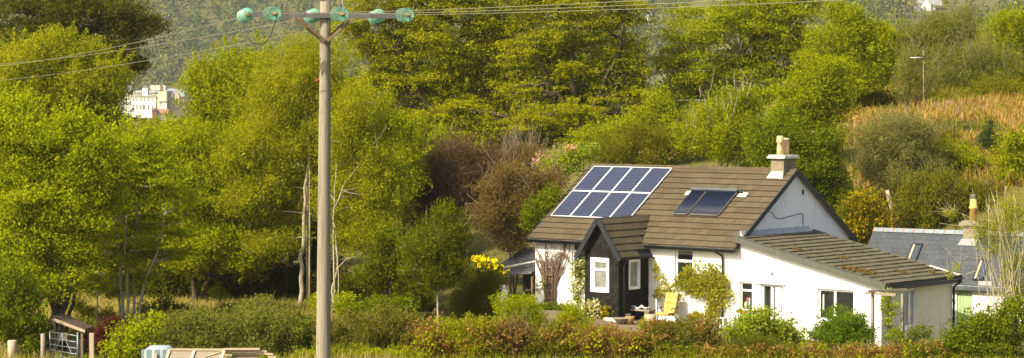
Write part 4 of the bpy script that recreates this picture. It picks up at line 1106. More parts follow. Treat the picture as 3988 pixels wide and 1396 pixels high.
# dead trunk leaning on the bank
dw0 = P(3482, 845, 113.0); dw1 = P(3455, 742, 113.0)
g = MB(); dd_ = dw1 - dw0; g.tube([(0, 0, 0), dd_ * .4 + np.array((.03, 0, 0)), dd_ * .8, dd_], [.15, .13, .11, .08], 9); o = g.build('dead_trunk', M['dead']); o.location = tuple(dw0); tag(o, 'bleached broken trunk leaning on the bank above the slate roof', 'dead trunk')

# ================================================================== POWER POLE
YP = 44.0
pb = P(1259, 1396, YP); pt_ = P(1267, 6, YP); zg = tz(pb[0], pb[1])
ax_ = (pt_ - pb) / (pt_[2] - pb[2]); base = pb + ax_ * (zg - pb[2])
up_ = thing('utility_pole', 'round wooden power pole with steel crossarm and braces', 'pole', tuple(base), 0)
def pol(z): return ax_ * (z - zg)
sP = scale(YP); zs = np.linspace(zg - .3, pt_[2], 14)
g = MB(); g.tube([pol(z) for z in zs], [.145 - .055 * (z - zg) / (pt_[2] - zg) for z in zs], 20); g.build('shaft', M['grey_pole'] if 'grey_pole' in M else M['grey_wood'], up_)
zarm = P(1267, 62, YP)[2]; AD = np.array((.985, .17, -.004)); AD /= np.linalg.norm(AD); AN = np.array((-AD[1], AD[0], 0))
cA = pol(zarm) - AN * .13
ra = 1.255
g = MB(); g.bar(cA - AD * (ra + .02), cA + AD * (ra + .02), .012, .085); g.bar(cA - AD * (ra + .02) + np.array((0, 0, .046)) + AN * .03, cA + AD * (ra + .02) + np.array((0, 0, .046)) + AN * .03, .07, .012); g.build('crossarm', M['steel'], up_)
zv = P(1279, 160, YP)[2]; cV = pol(zv)
for (sx_, yo) in ((-.47, -.16), (.48, -.16), (-.52, .13), (.42, .13)):
    g = MB(); g.bar(cA + AD * sx_ + AN * (yo + .13 - .02) - np.array((0, 0, .05)), cV + AN * yo * .85 + AD * (.02 if sx_ > 0 else -.02), .05, .085, (0, -1, .01)); g.build('brace', M['brown_wood'], up_)
g = MB(); g.tube([cV - AN * .17, cV + AN * .16], .018, 6); g.build('bolt', M['steel'], up_)
g = MB(); kz = P(1243, 313, YP)[2]; g.tube([pol(kz) + (-.10, -.02, 0), pol(kz) + (-.16, -.03, -.01)], .02, 6); g.build('spike', M['redpot'], up_)
# insulators
gl, nt, out = new_mat('green_glass')
b = N(nt, 'ShaderNodeBsdfPrincipled', Roughness=.12); b.inputs['Base Color'].default_value = (.56, .90, .75, 1); b.inputs['Transmission Weight'].default_value = .82; b.inputs['IOR'].default_value = 1.45; b.inputs['Specular IOR Level'].default_value = .6
nt.links.new(b.outputs[0], out.inputs[0])
WL = np.array((-.30, .92, -.06)); WL /= np.linalg.norm(WL); WR = np.array((.34, -.92, -.02)); WR /= np.linalg.norm(WR)
ins = [(-1.33, WL, 0), (-1.02, WR, 1), (-.16, WL, 2), (.14, WR, 3), (.97, WL, 4), (1.28, WR, 5)]
ends = {}
for (sa, dr_, k) in ins:
    s0 = cA + AD * sa + dr_ * .10 + np.array((0, 0, .02))
    g = MB()
    for i in range(5):
        g.lathe(s0 + dr_ * (.05 + i * .085), [(.03, -.030), (.05, -.026), (.11, .002), (.121, .012), (.119, .020), (.105, .014), (.05, .004), (.03, .008)], 28, dr_)
    o = g.build('insulator', gl, up_)
    g = MB(); 
    for i in range(6): g.lathe(s0 + dr_ * (.01 + i * .085), [(.026, -.03), (.036, -.02), (.036, .02), (.02, .03)], 12, dr_)
    g.tube([cA + AD * sa, s0 + dr_ * .02], .015, 6); g.tube([s0 + dr_ * .43, s0 + dr_ * .58], .018, 6)
    g.build('cap_and_pin', M['rustcap'], o)
    ends[k] = base + s0 + dr_ * .58
def wire(name, p, q, sag, r, label, group, mat='alu', n=26, cat='cable'):
    g = MB(); p = np.array(p); q = np.array(q); path = []
    for t in np.linspace(0, 1, n): path.append((1 - t) * p + t * q - np.array((0, 0, 4 * sag * t * (1 - t))) - p)
    g.tube(path, r, 6); o = g.build(name, M[mat]); o.location = tuple(p); return tag(o, label, cat, group)
gL = 'overhead power lines'
for (k, pxy, YE, lab) in ((0, (-40, 246), 84, 'power line running left from the outermost left glass insulator'), (2, (-40, 238), 86, 'power line running left from the glass insulator left of the pole'), (4, (-40, 302), 80, 'power line running left from the glass insulator right of the pole')):
    q = P(*pxy, YE); e = ends[k]; far = e + (q - e) * 1.25
    wire('power_line', e, far, .2, .0056, lab, gL)
for (k, pxy, YE, lab) in ((1, (2250, -2), 32.8, 'power line running right from the second glass insulator from the left'), (3, (2560, -1), 33.2, 'power line running right from the insulator beside the pole top'), (5, (2950, -1), 33.0, 'power line running right from the outermost right glass insulator')):
    q = P(*pxy, YE); e = ends[k]; far = e + (q - e) * 1.7
    wire('power_line', e, far, .06, .0044, lab, gL)
def jump(p, q, drop, lab, back=0, mat='black', mid=None):
    g = MB(); p = np.array(p); q = np.array(q); path = []
    for t in np.linspace(0, 1, 22):
        path.append((1 - t) * p + t * q + AN * back * math.sin(math.pi * t) - np.array((0, 0, drop * (1 - abs(2 * t - 1) ** 2.6))) - p)
    g.tube(path, .0075, 6); o = g.build('jumper_cable', M[mat]); o.location = tuple(p); tag(o, lab, 'cable', 'jumper cables on the crossarm')
jump(ends[0], ends[1], .50, 'black jumper loop hanging from the left pair of glass insulators')
jump(ends[4], ends[5], .55, 'jumper loop hanging from the right pair of glass insulators')
g = MB(); e2 = ends[2]; e3 = ends[3]; tp = base + pol(pt_[2]) + np.array((.08, 0, .35))
path = [(1 - t) * e2 + t * e3 + np.array((0, 0, 1.0 * math.sin(math.pi * t))) - e2 for t in np.linspace(0, 1, 18)]
g.tube(path, .010, 6); o = g.build('jumper_cable', M['alu']); o.location = tuple(e2); tag(o, 'jumper loop passing over the pole top between the middle insulators', 'cable', 'jumper cables on the crossarm')

# ================================================================== FAR SHORE BUILDINGS
def fbox(mb, px0, px1, pyt, pyb, Y, depth, skew=0.0):
    a = P(px0, pyt, Y); b_ = P(px1, pyb, Y); mb.box(a[0], b_[0], Y, Y + depth, b_[2], a[2])
YH = 1350.
def froot(name, label, cat, px, Y, group=None):
    w = P(px, 400, Y); return thing(name, label, cat, (w[0], w[1], tz(w[0], w[1])), 0, group), np.array((w[0], w[1], tz(w[0], w[1])))
def fpart(parent, base, name, mat, boxes, Y, depth=None):
    mb = MB()
    for bx_ in boxes:
        d0, dep = (bx_[4], bx_[5]) if len(bx_) > 5 else (0, 10)
        a = P(bx_[0], bx_[2], Y) - base; b_ = P(bx_[1], bx_[3], Y) - base
        mb.box(a[0], b_[0], d0, d0 + dep, b_[2], a[2])
    return mb.build(name, M[mat], parent)
def fgable(parent, base, name, mat, x0, x1, yt, ye, Y, d0, dep, axis='y'):
    a = P(x0, ye, Y) - base; b_ = P(x1, yt, Y) - base; xm = (a[0] + b_[0]) / 2; mb = MB()
    if axis == 'y':
        A_ = [(a[0], d0, a[2]), (b_[0], d0, a[2]), (xm, d0, b_[2])]; B_ = [(x, d0 + dep, z) for x, _, z in A_]
        mb.face(A_); mb.face(B_[::-1]); mb.face([A_[1], B_[1], B_[2], A_[2]]); mb.face([A_[2], B_[2], B_[0], A_[0]]); mb.face([A_[0], B_[0], B_[1], A_[1]])
    else:
        ym = d0 + dep / 2
        A_ = [(a[0], d0, a[2]), (a[0], d0 + dep, a[2]), (a[0], ym, b_[2])]; B_ = [(b_[0], y, z) for _, y, z in A_]
        mb.face(A_[::-1]); mb.face(B_); mb.face([A_[0], B_[0], B_[2], A_[2]]); mb.face([A_[2], B_[2], B_[1], A_[1]]); mb.face([A_[1], B_[1], B_[0], A_[0]])
    return mb.build(name, M[mat], parent)
ht, hb = froot('hotel', 'grand white three-storey hotel with mansard roof and gabled tower', 'hotel', 560, YH)
fpart(ht, hb, 'wall', 'hotel', [(511, 607, 376, 460)], YH)
fpart(ht, hb, 'cornice', 'hotel_cream', [(509, 609, 373, 376, -.6, 11)], YH)
fpart(ht, hb, 'mansard_roof', 'hotel_roof', [(518, 618, 352, 373, 1, 9)], YH)
fpart(ht, hb, 'side_wall', 'hotel_cream', [(607.3, 645, 368, 460, .5, 12)], YH)  # side in shade: the darker cream colour stands in for it
tw = fpart(ht, hb, 'tower', 'hotel', [(554, 574, 343, 372.8, .2, 6)], YH); fgable(ht, hb, 'tower_roof', 'hotel_roof', 552, 576, 331, 343, YH, 0, 6.5)
fpart(ht, hb, 'upper_block', 'hotel_cream', [(580, 640, 333, 352, 4, 8)], YH)
fpart(ht, hb, 'chimney', 'redbrick', [(621, 625, 330, 353, 3, 1)], YH); fpart(ht, hb, 'chimney_block', 'hotel_cream', [(617, 650, 356, 396, -1, 6)], YH)
for x in (519, 533, 548, 563, 578, 592):
    fpart(ht, hb, 'window', 'hotel_dark', [(x - 1.6, x + 1.6, 383, 393, -.15, .5)], YH)
for x in (519, 533, 548, 557, 563, 578, 592):
    fpart(ht, hb, 'window', 'hotel_dark', [(x - 2, x + 2, 409, 427, -.15, .5)], YH)
for x in (524, 533, 541, 549, 585, 594, 602):
    fpart(ht, hb, 'dormer', 'hotel', [(x - 3, x + 3, 357, 371, .2, 1.5)], YH); fpart(ht, hb, 'window', 'hotel_dark', [(x - 1.8, x + 1.8, 359, 369, .05, .6)], YH)
an_, ab_ = froot('guest_house', 'low white guest house left of the grand hotel, behind branches', 'house', 485, YH)
fpart(an_, ab_, 'wall', 'hotel', [(460, 508, 392, 450)], YH); fpart(an_, ab_, 'roof', 'hotel_roof', [(458, 509, 384, 392, 1, 8)], YH)
fpart(an_, ab_, 'upper_wall', 'hotel_cream', [(480, 505, 350, 384, 3, 7)], YH); fgable(an_, ab_, 'upper_roof', 'hotel_roof', 478, 508, 335, 350, YH, 3, 7, 'x')
for x in (472, 482, 492, 502): fpart(an_, ab_, 'window', 'hotel_dark', [(x - 2, x + 2, 396, 408, -.1, .5)], YH)
tn, tb2 = froot('sandstone_house', 'tan gabled terrace with grey roof right of the grand hotel', 'house', 690, YH + 8)
fpart(tn, tb2, 'wall', 'hotel_tan', [(648, 716, 376, 450)], YH + 8); fgable(tn, tb2, 'roof', 'hotel_roof', 646, 718, 355, 377, YH + 8, -1, 12, 'x')
for (x0, x1) in ((664, 677), (681, 700)):
    fpart(tn, tb2, 'gable_wall', 'hotel_tan', [(x0, x1, 377, 420, -1.5, 4)], YH + 8); fgable(tn, tb2, 'gable_roof', 'hotel_tan', x0, x1, 359, 377, YH + 8, -1.5, 4)
for x in (670, 690, 707): fpart(tn, tb2, 'window', 'hotel_dark', [(x - 2.2, x + 2.2, 383, 393, -1.7, .5)], YH + 8)
for x in (650, 660): fpart(tn, tb2, 'dormer', 'hotel', [(x - 2.5, x + 2.5, 380, 392, -.5, 2)], YH + 8)
tc_, tcb = froot('brick_house', 'long slate house with red brick chimneys behind the tan terrace', 'house', 700, YH + 30)
fpart(tc_, tcb, 'wall', 'hotel_cream', [(640, 724, 358, 440)], YH + 30); fgable(tc_, tcb, 'roof', 'hotel_roof', 636, 726, 345, 359, YH + 30, -1, 12, 'x'); fpart(tc_, tcb, 'chimney', 'redbrick', [(676, 706, 340, 349, 4, 2)], YH + 30)
oc, ocb = froot('orange_roof_house', 'small house with orange tiles and a red turret below the hotel', 'house', 625, YH - 40)
fpart(oc, ocb, 'wall', 'hotel_cream', [(600, 652, 441, 470)], YH - 40); fgable(oc, ocb, 'roof', 'orange_roof', 608, 655, 426, 442, YH - 40, -1, 9, 'x'); fpart(oc, ocb, 'turret', 'redbrick', [(594, 614, 430, 470, -2, 4)], YH - 40); fgable(oc, ocb, 'turret_roof', 'redbrick', 592, 616, 421, 431, YH - 40, -2.5, 5)
fpart(oc, ocb, 'bay_window', 'hotel', [(618, 636, 402, 426, 12, 3)], YH - 40)
# white cottage high on the far slope (top right) and two more glimpsed between the trees
def hill_hit(px, py, Y0=300, Y1=2000):
    for Y in np.arange(Y0, Y1, 4.0):
        w = P(px, py, Y)
        if w[2] < tz(w[0], w[1]): return Y
    return Y1
YW = hill_hit(3610, 44, 900)
cw_, cb_ = froot('white_cottage', 'white gabled cottage with grey roof high on the far slope', 'house', 3610, YW)
fpart(cw_, cb_, 'wall', 'hotel', [(3592, 3625, 18, 60, 0, 9)], YW); fgable(cw_, cb_, 'gable_wall', 'hotel', 3592, 3625, 1, 18, YW, 0, 9); fgable(cw_, cb_, 'roof', 'hotel_roof', 3589, 3629, -2, 19, YW, .8, 9)
fpart(cw_, cb_, 'side_wing', 'hotel', [(3625, 3646, 22, 60, 2, 7)], YW); fgable(cw_, cb_, 'wing_roof', 'hotel_roof', 3618, 3672, -6, 22, YW, 1.5, 8, 'x')
fpart(cw_, cb_, 'annex', 'hotel_cream', [(3582, 3592, 13, 50, 2, 5)], YW); fgable(cw_, cb_, 'annex_roof', 'hotel_roof', 3578, 3595, -2, 13, YW, 1, 6, 'x')
fpart(cw_, cb_, 'garage', 'hotel_roof', [(3563, 3584, 22, 50, -2, 5)], YW); fpart(cw_, cb_, 'garage_door', 'white_plastic', [(3600, 3616, 27, 38, -.3, .4)], YW)
YW2 = hill_hit(2532, 84, 900)
c3, b3 = froot('hillside_house', 'tiny white house in the gap between the two big trees', 'house', 2532, YW2)
fpart(c3, b3, 'wall', 'hotel', [(2523, 2540, 64, 90)], YW2); fgable(c3, b3, 'roof', 'hotel_roof', 2519, 2543, 50, 65, YW2, -1, 9, 'x')

# the far wood: one mass of crowns on the far hillside
def far_wood():
    rg_ = np.random.default_rng(21); V = []; nq = 0
    n = 8200
    X = rg_.uniform(-480, 480, n); Y = rg_.uniform(1130, 2000, n)
    z = terrain(X, Y)
    px = 1994 + FPX * X / Y
    patch = np.sin(X * .021 + 2) + np.sin(Y * .017 + X * .008) + .6 * np.sin(X * .06)
    keep = (z > -11.5) & (np.abs(px - 1994) < 2400) & ~((patch > 1.15) & (px > 1600))
    keep &= ~((Y < YH + 45) & (px < 800) & (px > 380))
    keep &= ~((np.abs(px - 3615) < 90) & (Y < YW + 14) & (Y > YW - 90))
    keep &= (px < 1400) | (px > 3150) | (np.abs(px - 2530) < 130) | (rg_.random(n) < .3)
    X, Y, z = X[keep], Y[keep], z[keep]; n = len(X)
    hgt = rg_.uniform(7, 15, n); rad = hgt * rg_.uniform(.32, .48, n)
    k = 130
    d = unit(rg_.normal(size=(n * k, 3))); rr = rg_.random(n * k) ** .4
    lob = 1 + .28 * np.sin(d[:, 0] * 5 + np.repeat(rg_.random(n) * 6, k)) * np.sin(d[:, 2] * 5 + 1)
    off = d * (rr * lob)[:, None] * np.stack([np.repeat(rad, k), np.repeat(rad, k), np.repeat(hgt * .48, k)], 1)
    c = np.repeat(np.stack([X, Y, z + hgt * .55], 1), k, 0)
    s = rg_.uniform(1.0, 1.8, n * k)
    v, q = leaf_quads(c + off, s, s * .8, rg_, .5, d, outn=2.2)
    tag(link('far_wood', np_mesh('far_wood', v, q), LM['far']), 'hazy mixed woodland covering the far hillside', 'woodland', None, 'stuff')
far_wood()

# ================================================================== TREES AND SHRUBS (ellipses in photo pixels at distance Y)
T = plant
# --- left
T('tree', 'tall dark tree with drooping sprays in the top left corner', 'tree', 150, [(120, 20, 260, 150), (370, 40, 200, 130), (520, 90, 120, 110), (420, 200, 150, 110), (470, 250, 80, 100), (60, 170, 180, 120), (560, 110, 85, 45), (520, 250, 70, 60)], 'darkolive', L=.26, W=.12, lai=1.9, lobe=1.0, flat=.45, up=.4,
  stems=[([(330, 700), (325, 330), (300, 60)], .35, .12)], limbs=.5, shell=.5, limb_r=.05)
T('tree', 'rounded olive-yellow tree under the drooping dark one at far left', 'tree', 128, [(120, 330, 250, 190), (330, 350, 190, 190), (230, 260, 190, 130), (60, 520, 240, 160), (400, 460, 110, 130), (200, 180, 130, 60)], 'birch', L=.16, W=.10, lai=3.4, lobe=.9, flat=.75,
  stems=[([(230, 900), (225, 600), (215, 330)], .22, .06)], bark='bark')
T('tree', 'bright yellow-green leafy tree at the far left above the log store', 'tree', 93, [(120, 620, 260, 230), (330, 640, 160, 210), (60, 850, 220, 240), (280, 860, 190, 200), (120, 1080, 200, 120), (40, 480, 150, 120), (290, 490, 80, 90), (430, 720, 90, 120)], 'limebright', L=.15, W=.11, lai=3.0, lobe=.75, flat=.55, up=.75,
  stems=[([(200, 1330), (215, 1210), (190, 1020), (150, 760)], .26, .07), ([(225, 1330), (250, 1180), (300, 980), (330, 740)], .20, .05), ([(215, 1330), (236, 1150), (240, 900), (250, 640)], .18, .05, .4), ([(255, 1290), (290, 1150), (310, 1010)], .10, .04, .6)], bark='bark', limbs=.4)
T('tree', 'leafy sapling left of the gate, low dark foliage', 'tree', 90.5, [(60, 1230, 130, 100), (140, 1300, 90, 80), (30, 1120, 110, 90)], 'green', L=.14, W=.10, lai=3.4, lobe=.5, stems=[([(90, 1380), (95, 1250)], .07, .03)])
T('tree', 'multi-stemmed tree with pale slender trunks and tiered lime foliage left of centre', 'tree', 97, [(430, 770, 210, 60), (500, 640, 190, 80), (560, 860, 230, 55, .8), (380, 900, 160, 45), (680, 760, 130, 60), (480, 980, 170, 40, .4), (360, 1075, 110, 45), (620, 1000, 150, 38, .7), (560, 570, 140, 70), (440, 1130, 160, 32, .5), (700, 900, 110, 40), (320, 830, 110, 60), (410, 660, 150, 80), (420, 560, 110, 60), (600, 700, 160, 60), (510, 1085, 120, 30, .3), (560, 940, 120, 34, -.6), (460, 1020, 90, 26, -.7)], 'limebright', L=.13, W=.10, lai=2.6, lobe=.62, flat=.36, up=1.0,
  stems=[([(482, 1280), (470, 1120), (462, 960), (470, 760), (450, 560)], .075, .025), ([(495, 1285), (498, 1100), (486, 960), (500, 720)], .065, .025, -.2), ([(520, 1260), (524, 1080), (530, 900), (545, 690), (550, 560)], .055, .02, .2), ([(532, 1245), (560, 1110), (605, 1000), (628, 930), (640, 840)], .065, .02, -.1), ([(475, 1285), (462, 1150), (455, 1080)], .05, .03, .3)], bark='palebark', limbs=.35, shell=.3, core=.1, nlk=.7)
T('tree', 'lime tree with two dark trunks standing in the dry grass', 'tree', 104, [(780, 730, 170, 160), (860, 880, 170, 150), (760, 980, 150, 100), (900, 640, 150, 160), (700, 600, 120, 120), (960, 1000, 130, 90)], 'lime', L=.15, W=.10, lai=3.0, lobe=.8, flat=.5, up=.8,
  stems=[([(765, 1245), (762, 1130), (740, 980), (720, 800)], .15, .05), ([(796, 1240), (795, 1130), (815, 1000), (850, 800)], .17, .05, .3)], bark='bark', limbs=.4)
T('tree', 'slim dark-trunked tree left of the pair of dark trunks', 'tree', 107, [(640, 640, 130, 160), (660, 860, 140, 120), (610, 590, 90, 90), (680, 1000, 110, 70)], 'lime', L=.15, W=.10, lai=2.6, lobe=.8, flat=.5, up=.8,
  stems=[([(668, 1240), (668, 1120), (655, 900), (640, 650)], .11, .04), ([(688, 1245), (692, 1120), (700, 950)], .13, .04, .3)], bark='bark')
T('tree', 'olive-yellow bushy tree left of the pole with a bright edge beside the gap', 'tree', 122, [(880, 420, 160, 210), (800, 330, 90, 110), (960, 330, 150, 170), (860, 560, 170, 140), (800, 480, 70, 140)], 'lime', L=.16, W=.10, lai=3.2, lobe=.85, flat=.65,
  stems=[([(900, 900), (895, 600), (880, 400)], .16, .05)], bark='bark')
T('tree', 'low dark green tree at the foot of the gap below the hotel', 'tree', 118, [(540, 575, 130, 95), (660, 550, 100, 80), (620, 660, 150, 90), (450, 590, 70, 70)], 'lime', L=.15, W=.10, lai=3.2, lobe=.7, flat=.6, stems=[([(600, 1000), (600, 650)], .12, .04)])
T('tree', 'broad shaded tree behind the multi-stemmed one, filling the copse', 'tree', 109, [(340, 780, 200, 180), (560, 790, 200, 170), (780, 800, 200, 200), (450, 680, 170, 120), (690, 700, 160, 130), (900, 760, 150, 170), (980, 880, 130, 130), (240, 960, 200, 120), (460, 980, 180, 90), (700, 1000, 180, 90)], 'midgreen', L=.16, W=.11, lai=2.2, lobe=.8, flat=.6, up=.7, stems=[([(560, 1200), (560, 900)], .14, .05), ([(610, 1200), (640, 900)], .12, .05)], bark='bark')
# --- birches round the pole
T('birch_tree', 'birch with thick white trunk rising left of the power pole', 'tree', 103, [(1100, 330, 170, 160, .4), (1230, 250, 170, 120), (1040, 560, 190, 170, .6), (1180, 560, 190, 190, .5), (960, 760, 140, 110), (1120, 790, 180, 120, 1.3), (1060, 940, 130, 80), (1290, 420, 140, 150, .2)], 'birch', L=.10, W=.075, lai=2.3, lobe=.75, flat=.8, up=.2, axis=(0, 0, -1), ab=.3,
  stems=[([(1172, 1200), (1175, 1040), (1182, 880), (1196, 690), (1205, 520), (1212, 420), (1222, 300)], .105, .02), ([(1196, 700), (1160, 540), (1110, 400), (1075, 290)], .06, .015, .2), ([(1205, 560), (1190, 430), (1165, 330)], .04, .012, -.2)], bark='birchbark', limbs=.16, limb_r=.014, shell=.35, sprig=(160, .9, .008, .2))
T('birch_tree', 'slender birch with a curved pale stem right of the power pole', 'tree', 101, [(1390, 640, 150, 170, .7), (1470, 820, 120, 130, .3), (1380, 470, 140, 130), (1400, 930, 150, 100, .7), (1330, 780, 120, 120, .9), (1500, 960, 70, 70), (1500, 660, 110, 130)], 'birch', L=.10, W=.08, lai=2.3, lobe=.7, flat=.8, up=.2, axis=(0, 0, -1), ab=.3,
  stems=[([(1300, 1200), (1292, 1120), (1316, 1040), (1306, 900), (1298, 830), (1310, 640)], .075, .02), ([(1318, 1040), (1350, 1010), (1385, 1000), (1450, 960)], .03, .008, -.2), ([(1300, 820), (1340, 720), (1420, 610), (1440, 560)], .05, .012)], bark='birchbark', limbs=.16, limb_r=.014, shell=.35, sprig=(120, .8, .008, .2))
T('tree', 'shaded green tree behind the two birches', 'tree', 112, [(1240, 780, 250, 200), (1060, 700, 190, 200), (1420, 760, 190, 200), (1250, 560, 250, 190), (980, 620, 140, 160), (1440, 540, 170, 150), (1340, 420, 190, 140), (1000, 900, 190, 150), (1560, 640, 110, 120)], 'lime', L=.15, W=.10, lai=2.8, lobe=.85, flat=.65,
  stems=[([(1230, 1100), (1230, 700), (1240, 500)], .16, .05)], bark='bark')
# --- the big trees behind
T('beech_tree', 'huge spreading tree with tiered yellow-green foliage behind the power pole top', 'tree', 142, [(1660, 100, 210, 130), (1500, 190, 160, 130), (1760, 210, 190, 110), (1600, 330, 190, 110), (1470, 390, 130, 110), (1880, 90, 190, 120), (1540, 20, 190, 110), (1790, 390, 190, 80), (1640, 470, 190, 70), (1380, 110, 110, 100), (1900, 290, 130, 80), (1740, -20, 240, 90), (1990, 130, 130, 150), (1990, 310, 120, 110)], 'beech', L=.19, W=.13, lai=2.7, lobe=1.25, flat=.34, up=1.1, core=.1, nlk=.6,
  stems=[([(1760, 700), (1750, 480), (1740, 250), (1730, 80)], .42, .12), ([(1765, 560), (1830, 400), (1900, 200)], .2, .06, -.5), ([(1755, 520), (1640, 380), (1560, 220)], .2, .06, -.8)], bark='bark', limbs=.5, shell=.4, limb_r=.07)
T('beech_tree', 'dark-hearted big tree with gaps in its foliage, behind the solar panels', 'tree', 138, [(2180, 60, 180, 110), (2330, 110, 160, 100), (2080, 200, 150, 80), (2440, 60, 110, 80), (2420, 230, 120, 70), (2250, 280, 170, 70), (2060, 350, 140, 60), (2400, 370, 140, 70), (2230, 420, 170, 55), (2480, 300, 70, 60), (2100, -10, 200, 70), (2330, 0, 190, 60), (2520, 420, 80, 70), (2200, 170, 150, 60), (2330, 490, 120, 50)], 'beech', L=.19, W=.13, lai=2.0, lobe=1.15, flat=.34, up=1.1, core=.2, nlk=.6,
  stems=[([(2260, 760), (2255, 520), (2240, 330), (2210, 80)], .40, .1), ([(2255, 520), (2330, 380), (2420, 180), (2440, 60)], .18, .05, -.4), ([(2250, 470), (2150, 340), (2080, 200)], .18, .05, -.6)], bark='bark', limbs=.5, shell=.3, limb_r=.05, sprig=(120, 1.4, .018, .2))
T('beech_tree', 'shadowy dark-leaved tree standing behind the dark-hearted big one', 'tree', 147, [(2200, 300, 190, 140), (2380, 260, 150, 140), (2300, 460, 220, 80), (2120, 200, 140, 120), (2440, 420, 110, 90)], 'darkgreen', L=.19, W=.13, lai=2.4, lobe=1.0, flat=.5, stems=[([(2290, 760), (2290, 400)], .3, .1)], bark='bark')  # added tree: dark leaf colour stands in for the shaded crown interior
T('beech_tree', 'shadowy dark-leaved tree standing behind the huge tiered one', 'tree', 151, [(1700, 340, 220, 120), (1560, 260, 150, 120), (1850, 260, 130, 120), (1900, 460, 200, 90), (1650, 480, 180, 80)], 'darkgreen', L=.19, W=.13, lai=2.4, lobe=1.0, flat=.5, stems=[([(1800, 760), (1790, 400)], .3, .1)], bark='bark')  # added likewise; its dark leaves paint shade into the gaps of the tiered crown
T('beech_tree', 'low spreading bough of yellow foliage in tiers left above the cottage ridge', 'tree', 131, [(1950, 500, 190, 65), (2100, 470, 150, 60), (2180, 520, 130, 50), (1840, 540, 130, 50), (1800, 440, 130, 55), (2020, 560, 170, 38), (2240, 440, 100, 45)], 'beech', L=.17, W=.12, lai=3.0, lobe=.9, flat=.36, up=1.1, nlk=.7,
  stems=[([(2060, 720), (2060, 600), (2040, 480)], .2, .06)], bark='bark', limbs=.5, shell=.35)
T('sycamore_tree', 'massive bright lime tree with dense rounded crown right of centre', 'tree', 140, [(2750, 110, 180, 95), (2900, 60, 190, 110), (3050, 120, 170, 110), (2650, 220, 130, 90), (2830, 250, 190, 100), (3010, 270, 170, 90), (2700, 350, 160, 95), (2880, 400, 180, 100), (3080, 20, 140, 70), (3120, 210, 100, 90), (2620, 440, 110, 95), (2760, 480, 160, 90)], 'lime', L=.19, W=.13, lai=3.0, lobe=1.3, flat=.42, up=1.1, core=.15, nlk=.6,
  stems=[([(2870, 700), (2870, 440), (2880, 220)], .4, .1), ([(2875, 560), (2960, 400), (3040, 260)], .2, .06, -.6), ([(2865, 540), (2770, 400), (2720, 270)], .2, .06, -.6)], bark='palebark', limbs=.5, shell=.45, limb_r=.07, sprig=(60, 1.6, .02, .4))
T('tree', 'mid-green leafy tree in the middle of the skyline right of the massive lime tree', 'tree', 132, [(3290, 140, 130, 100), (3380, 200, 120, 110), (3220, 240, 110, 100), (3340, 290, 130, 80), (3300, 60, 90, 60), (3440, 260, 80, 90), (3430, 130, 70, 60)], 'lime', L=.15, W=.11, lai=2.8, lobe=.8, flat=.55, up=.9,
  stems=[([(3265, 520), (3262, 300), (3270, 140)], .13, .04), ([(3330, 520), (3335, 330), (3350, 180)], .13, .04, .5)], bark='bark', limbs=.6)
T('tree', 'grey-green thinly leaved tree beneath the white hillside cottage', 'tree', 146, [(3620, 140, 130, 90), (3720, 120, 130, 100), (3640, 230, 150, 90), (3780, 230, 130, 100), (3540, 180, 90, 80)], 'greygreen', L=.13, W=.08, lai=2.3, lobe=.8, flat=.75, up=.4,
  stems=[([(3690, 420), (3680, 280), (3650, 150)], .13, .03), ([(3700, 420), (3720, 280), (3760, 150)], .12, .03, .4), ([(3705, 420), (3760, 320), (3820, 230)], .1, .03, -.3)], bark='twig', limbs=.8, sprig=(240, 1.3, .016, .6))
T('tree', 'pale grey many-branched shrub tree on the skyline, right of the antenna', 'tree', 138, [(3730, 270, 140, 90), (3850, 260, 130, 110), (3650, 320, 90, 60)], 'greygreen', L=.10, W=.06, lai=1.9, lobe=.7, flat=.8, up=.3,
  stems=[([(3720, 440), (3700, 340), (3660, 240)], .09, .02), ([(3735, 440), (3760, 320), (3800, 210)], .09, .02, .3), ([(3740, 440), (3810, 330), (3900, 250)], .08, .02)], bark='twig', limbs=.9, sprig=(260, 1.1, .014, .6))
T('tree', 'bright green tree at the right edge of the skyline', 'tree', 142, [(3900, 170, 130, 110), (3980, 230, 120, 140), (3860, 290, 100, 80), (3960, 110, 110, 70)], 'lime', L=.15, W=.11, lai=3.0, lobe=.8, flat=.65, stems=[([(3930, 480), (3930, 250)], .16, .05)], bark='bark')
T('shrub', 'dark olive thicket beneath the bright tree at the right edge', 'shrub', 134, [(3900, 370, 130, 75), (3990, 390, 110, 80), (3800, 390, 80, 45)], 'olive', L=.16, W=.07, lai=2.8, lobe=.6, flat=.9, up=.2, crown_name='foliage')
T('tree', 'olive-yellow tree above the middle of the power line gap, behind the massive trees', 'tree', 165, [(3480, 330, 190, 90), (3560, 260, 120, 90)], 'lime', L=.18, W=.12, lai=2.6, lobe=.9, flat=.7, stems=[([(3500, 500), (3500, 330)], .14, .05)], bark='bark')
T('shrub', 'leafy understorey shrub at the foot of the two biggest trees', 'shrub', 124, [(2560, 480, 130, 70), (2640, 520, 110, 60), (2460, 500, 100, 50), (2720, 490, 90, 70), (2560, 410, 80, 60), (2370, 525, 120, 55), (2300, 545, 90, 45)], 'lime', L=.15, W=.11, lai=3.0, lobe=.6, crown_name='foliage')
T('tree', 'shaded bushy tree under the huge tiered tree, left of the thicket', 'tree', 124, [(1560, 540, 120, 110), (1640, 600, 110, 90), (1660, 900, 120, 110), (1480, 620, 110, 130), (1700, 560, 120, 80), (1580, 720, 100, 120), (1820, 620, 120, 60), (1500, 850, 110, 120)], 'lime', L=.16, W=.11, lai=3.0, lobe=.8, stems=[([(1580, 1000), (1570, 700)], .14, .05)], bark='bark')
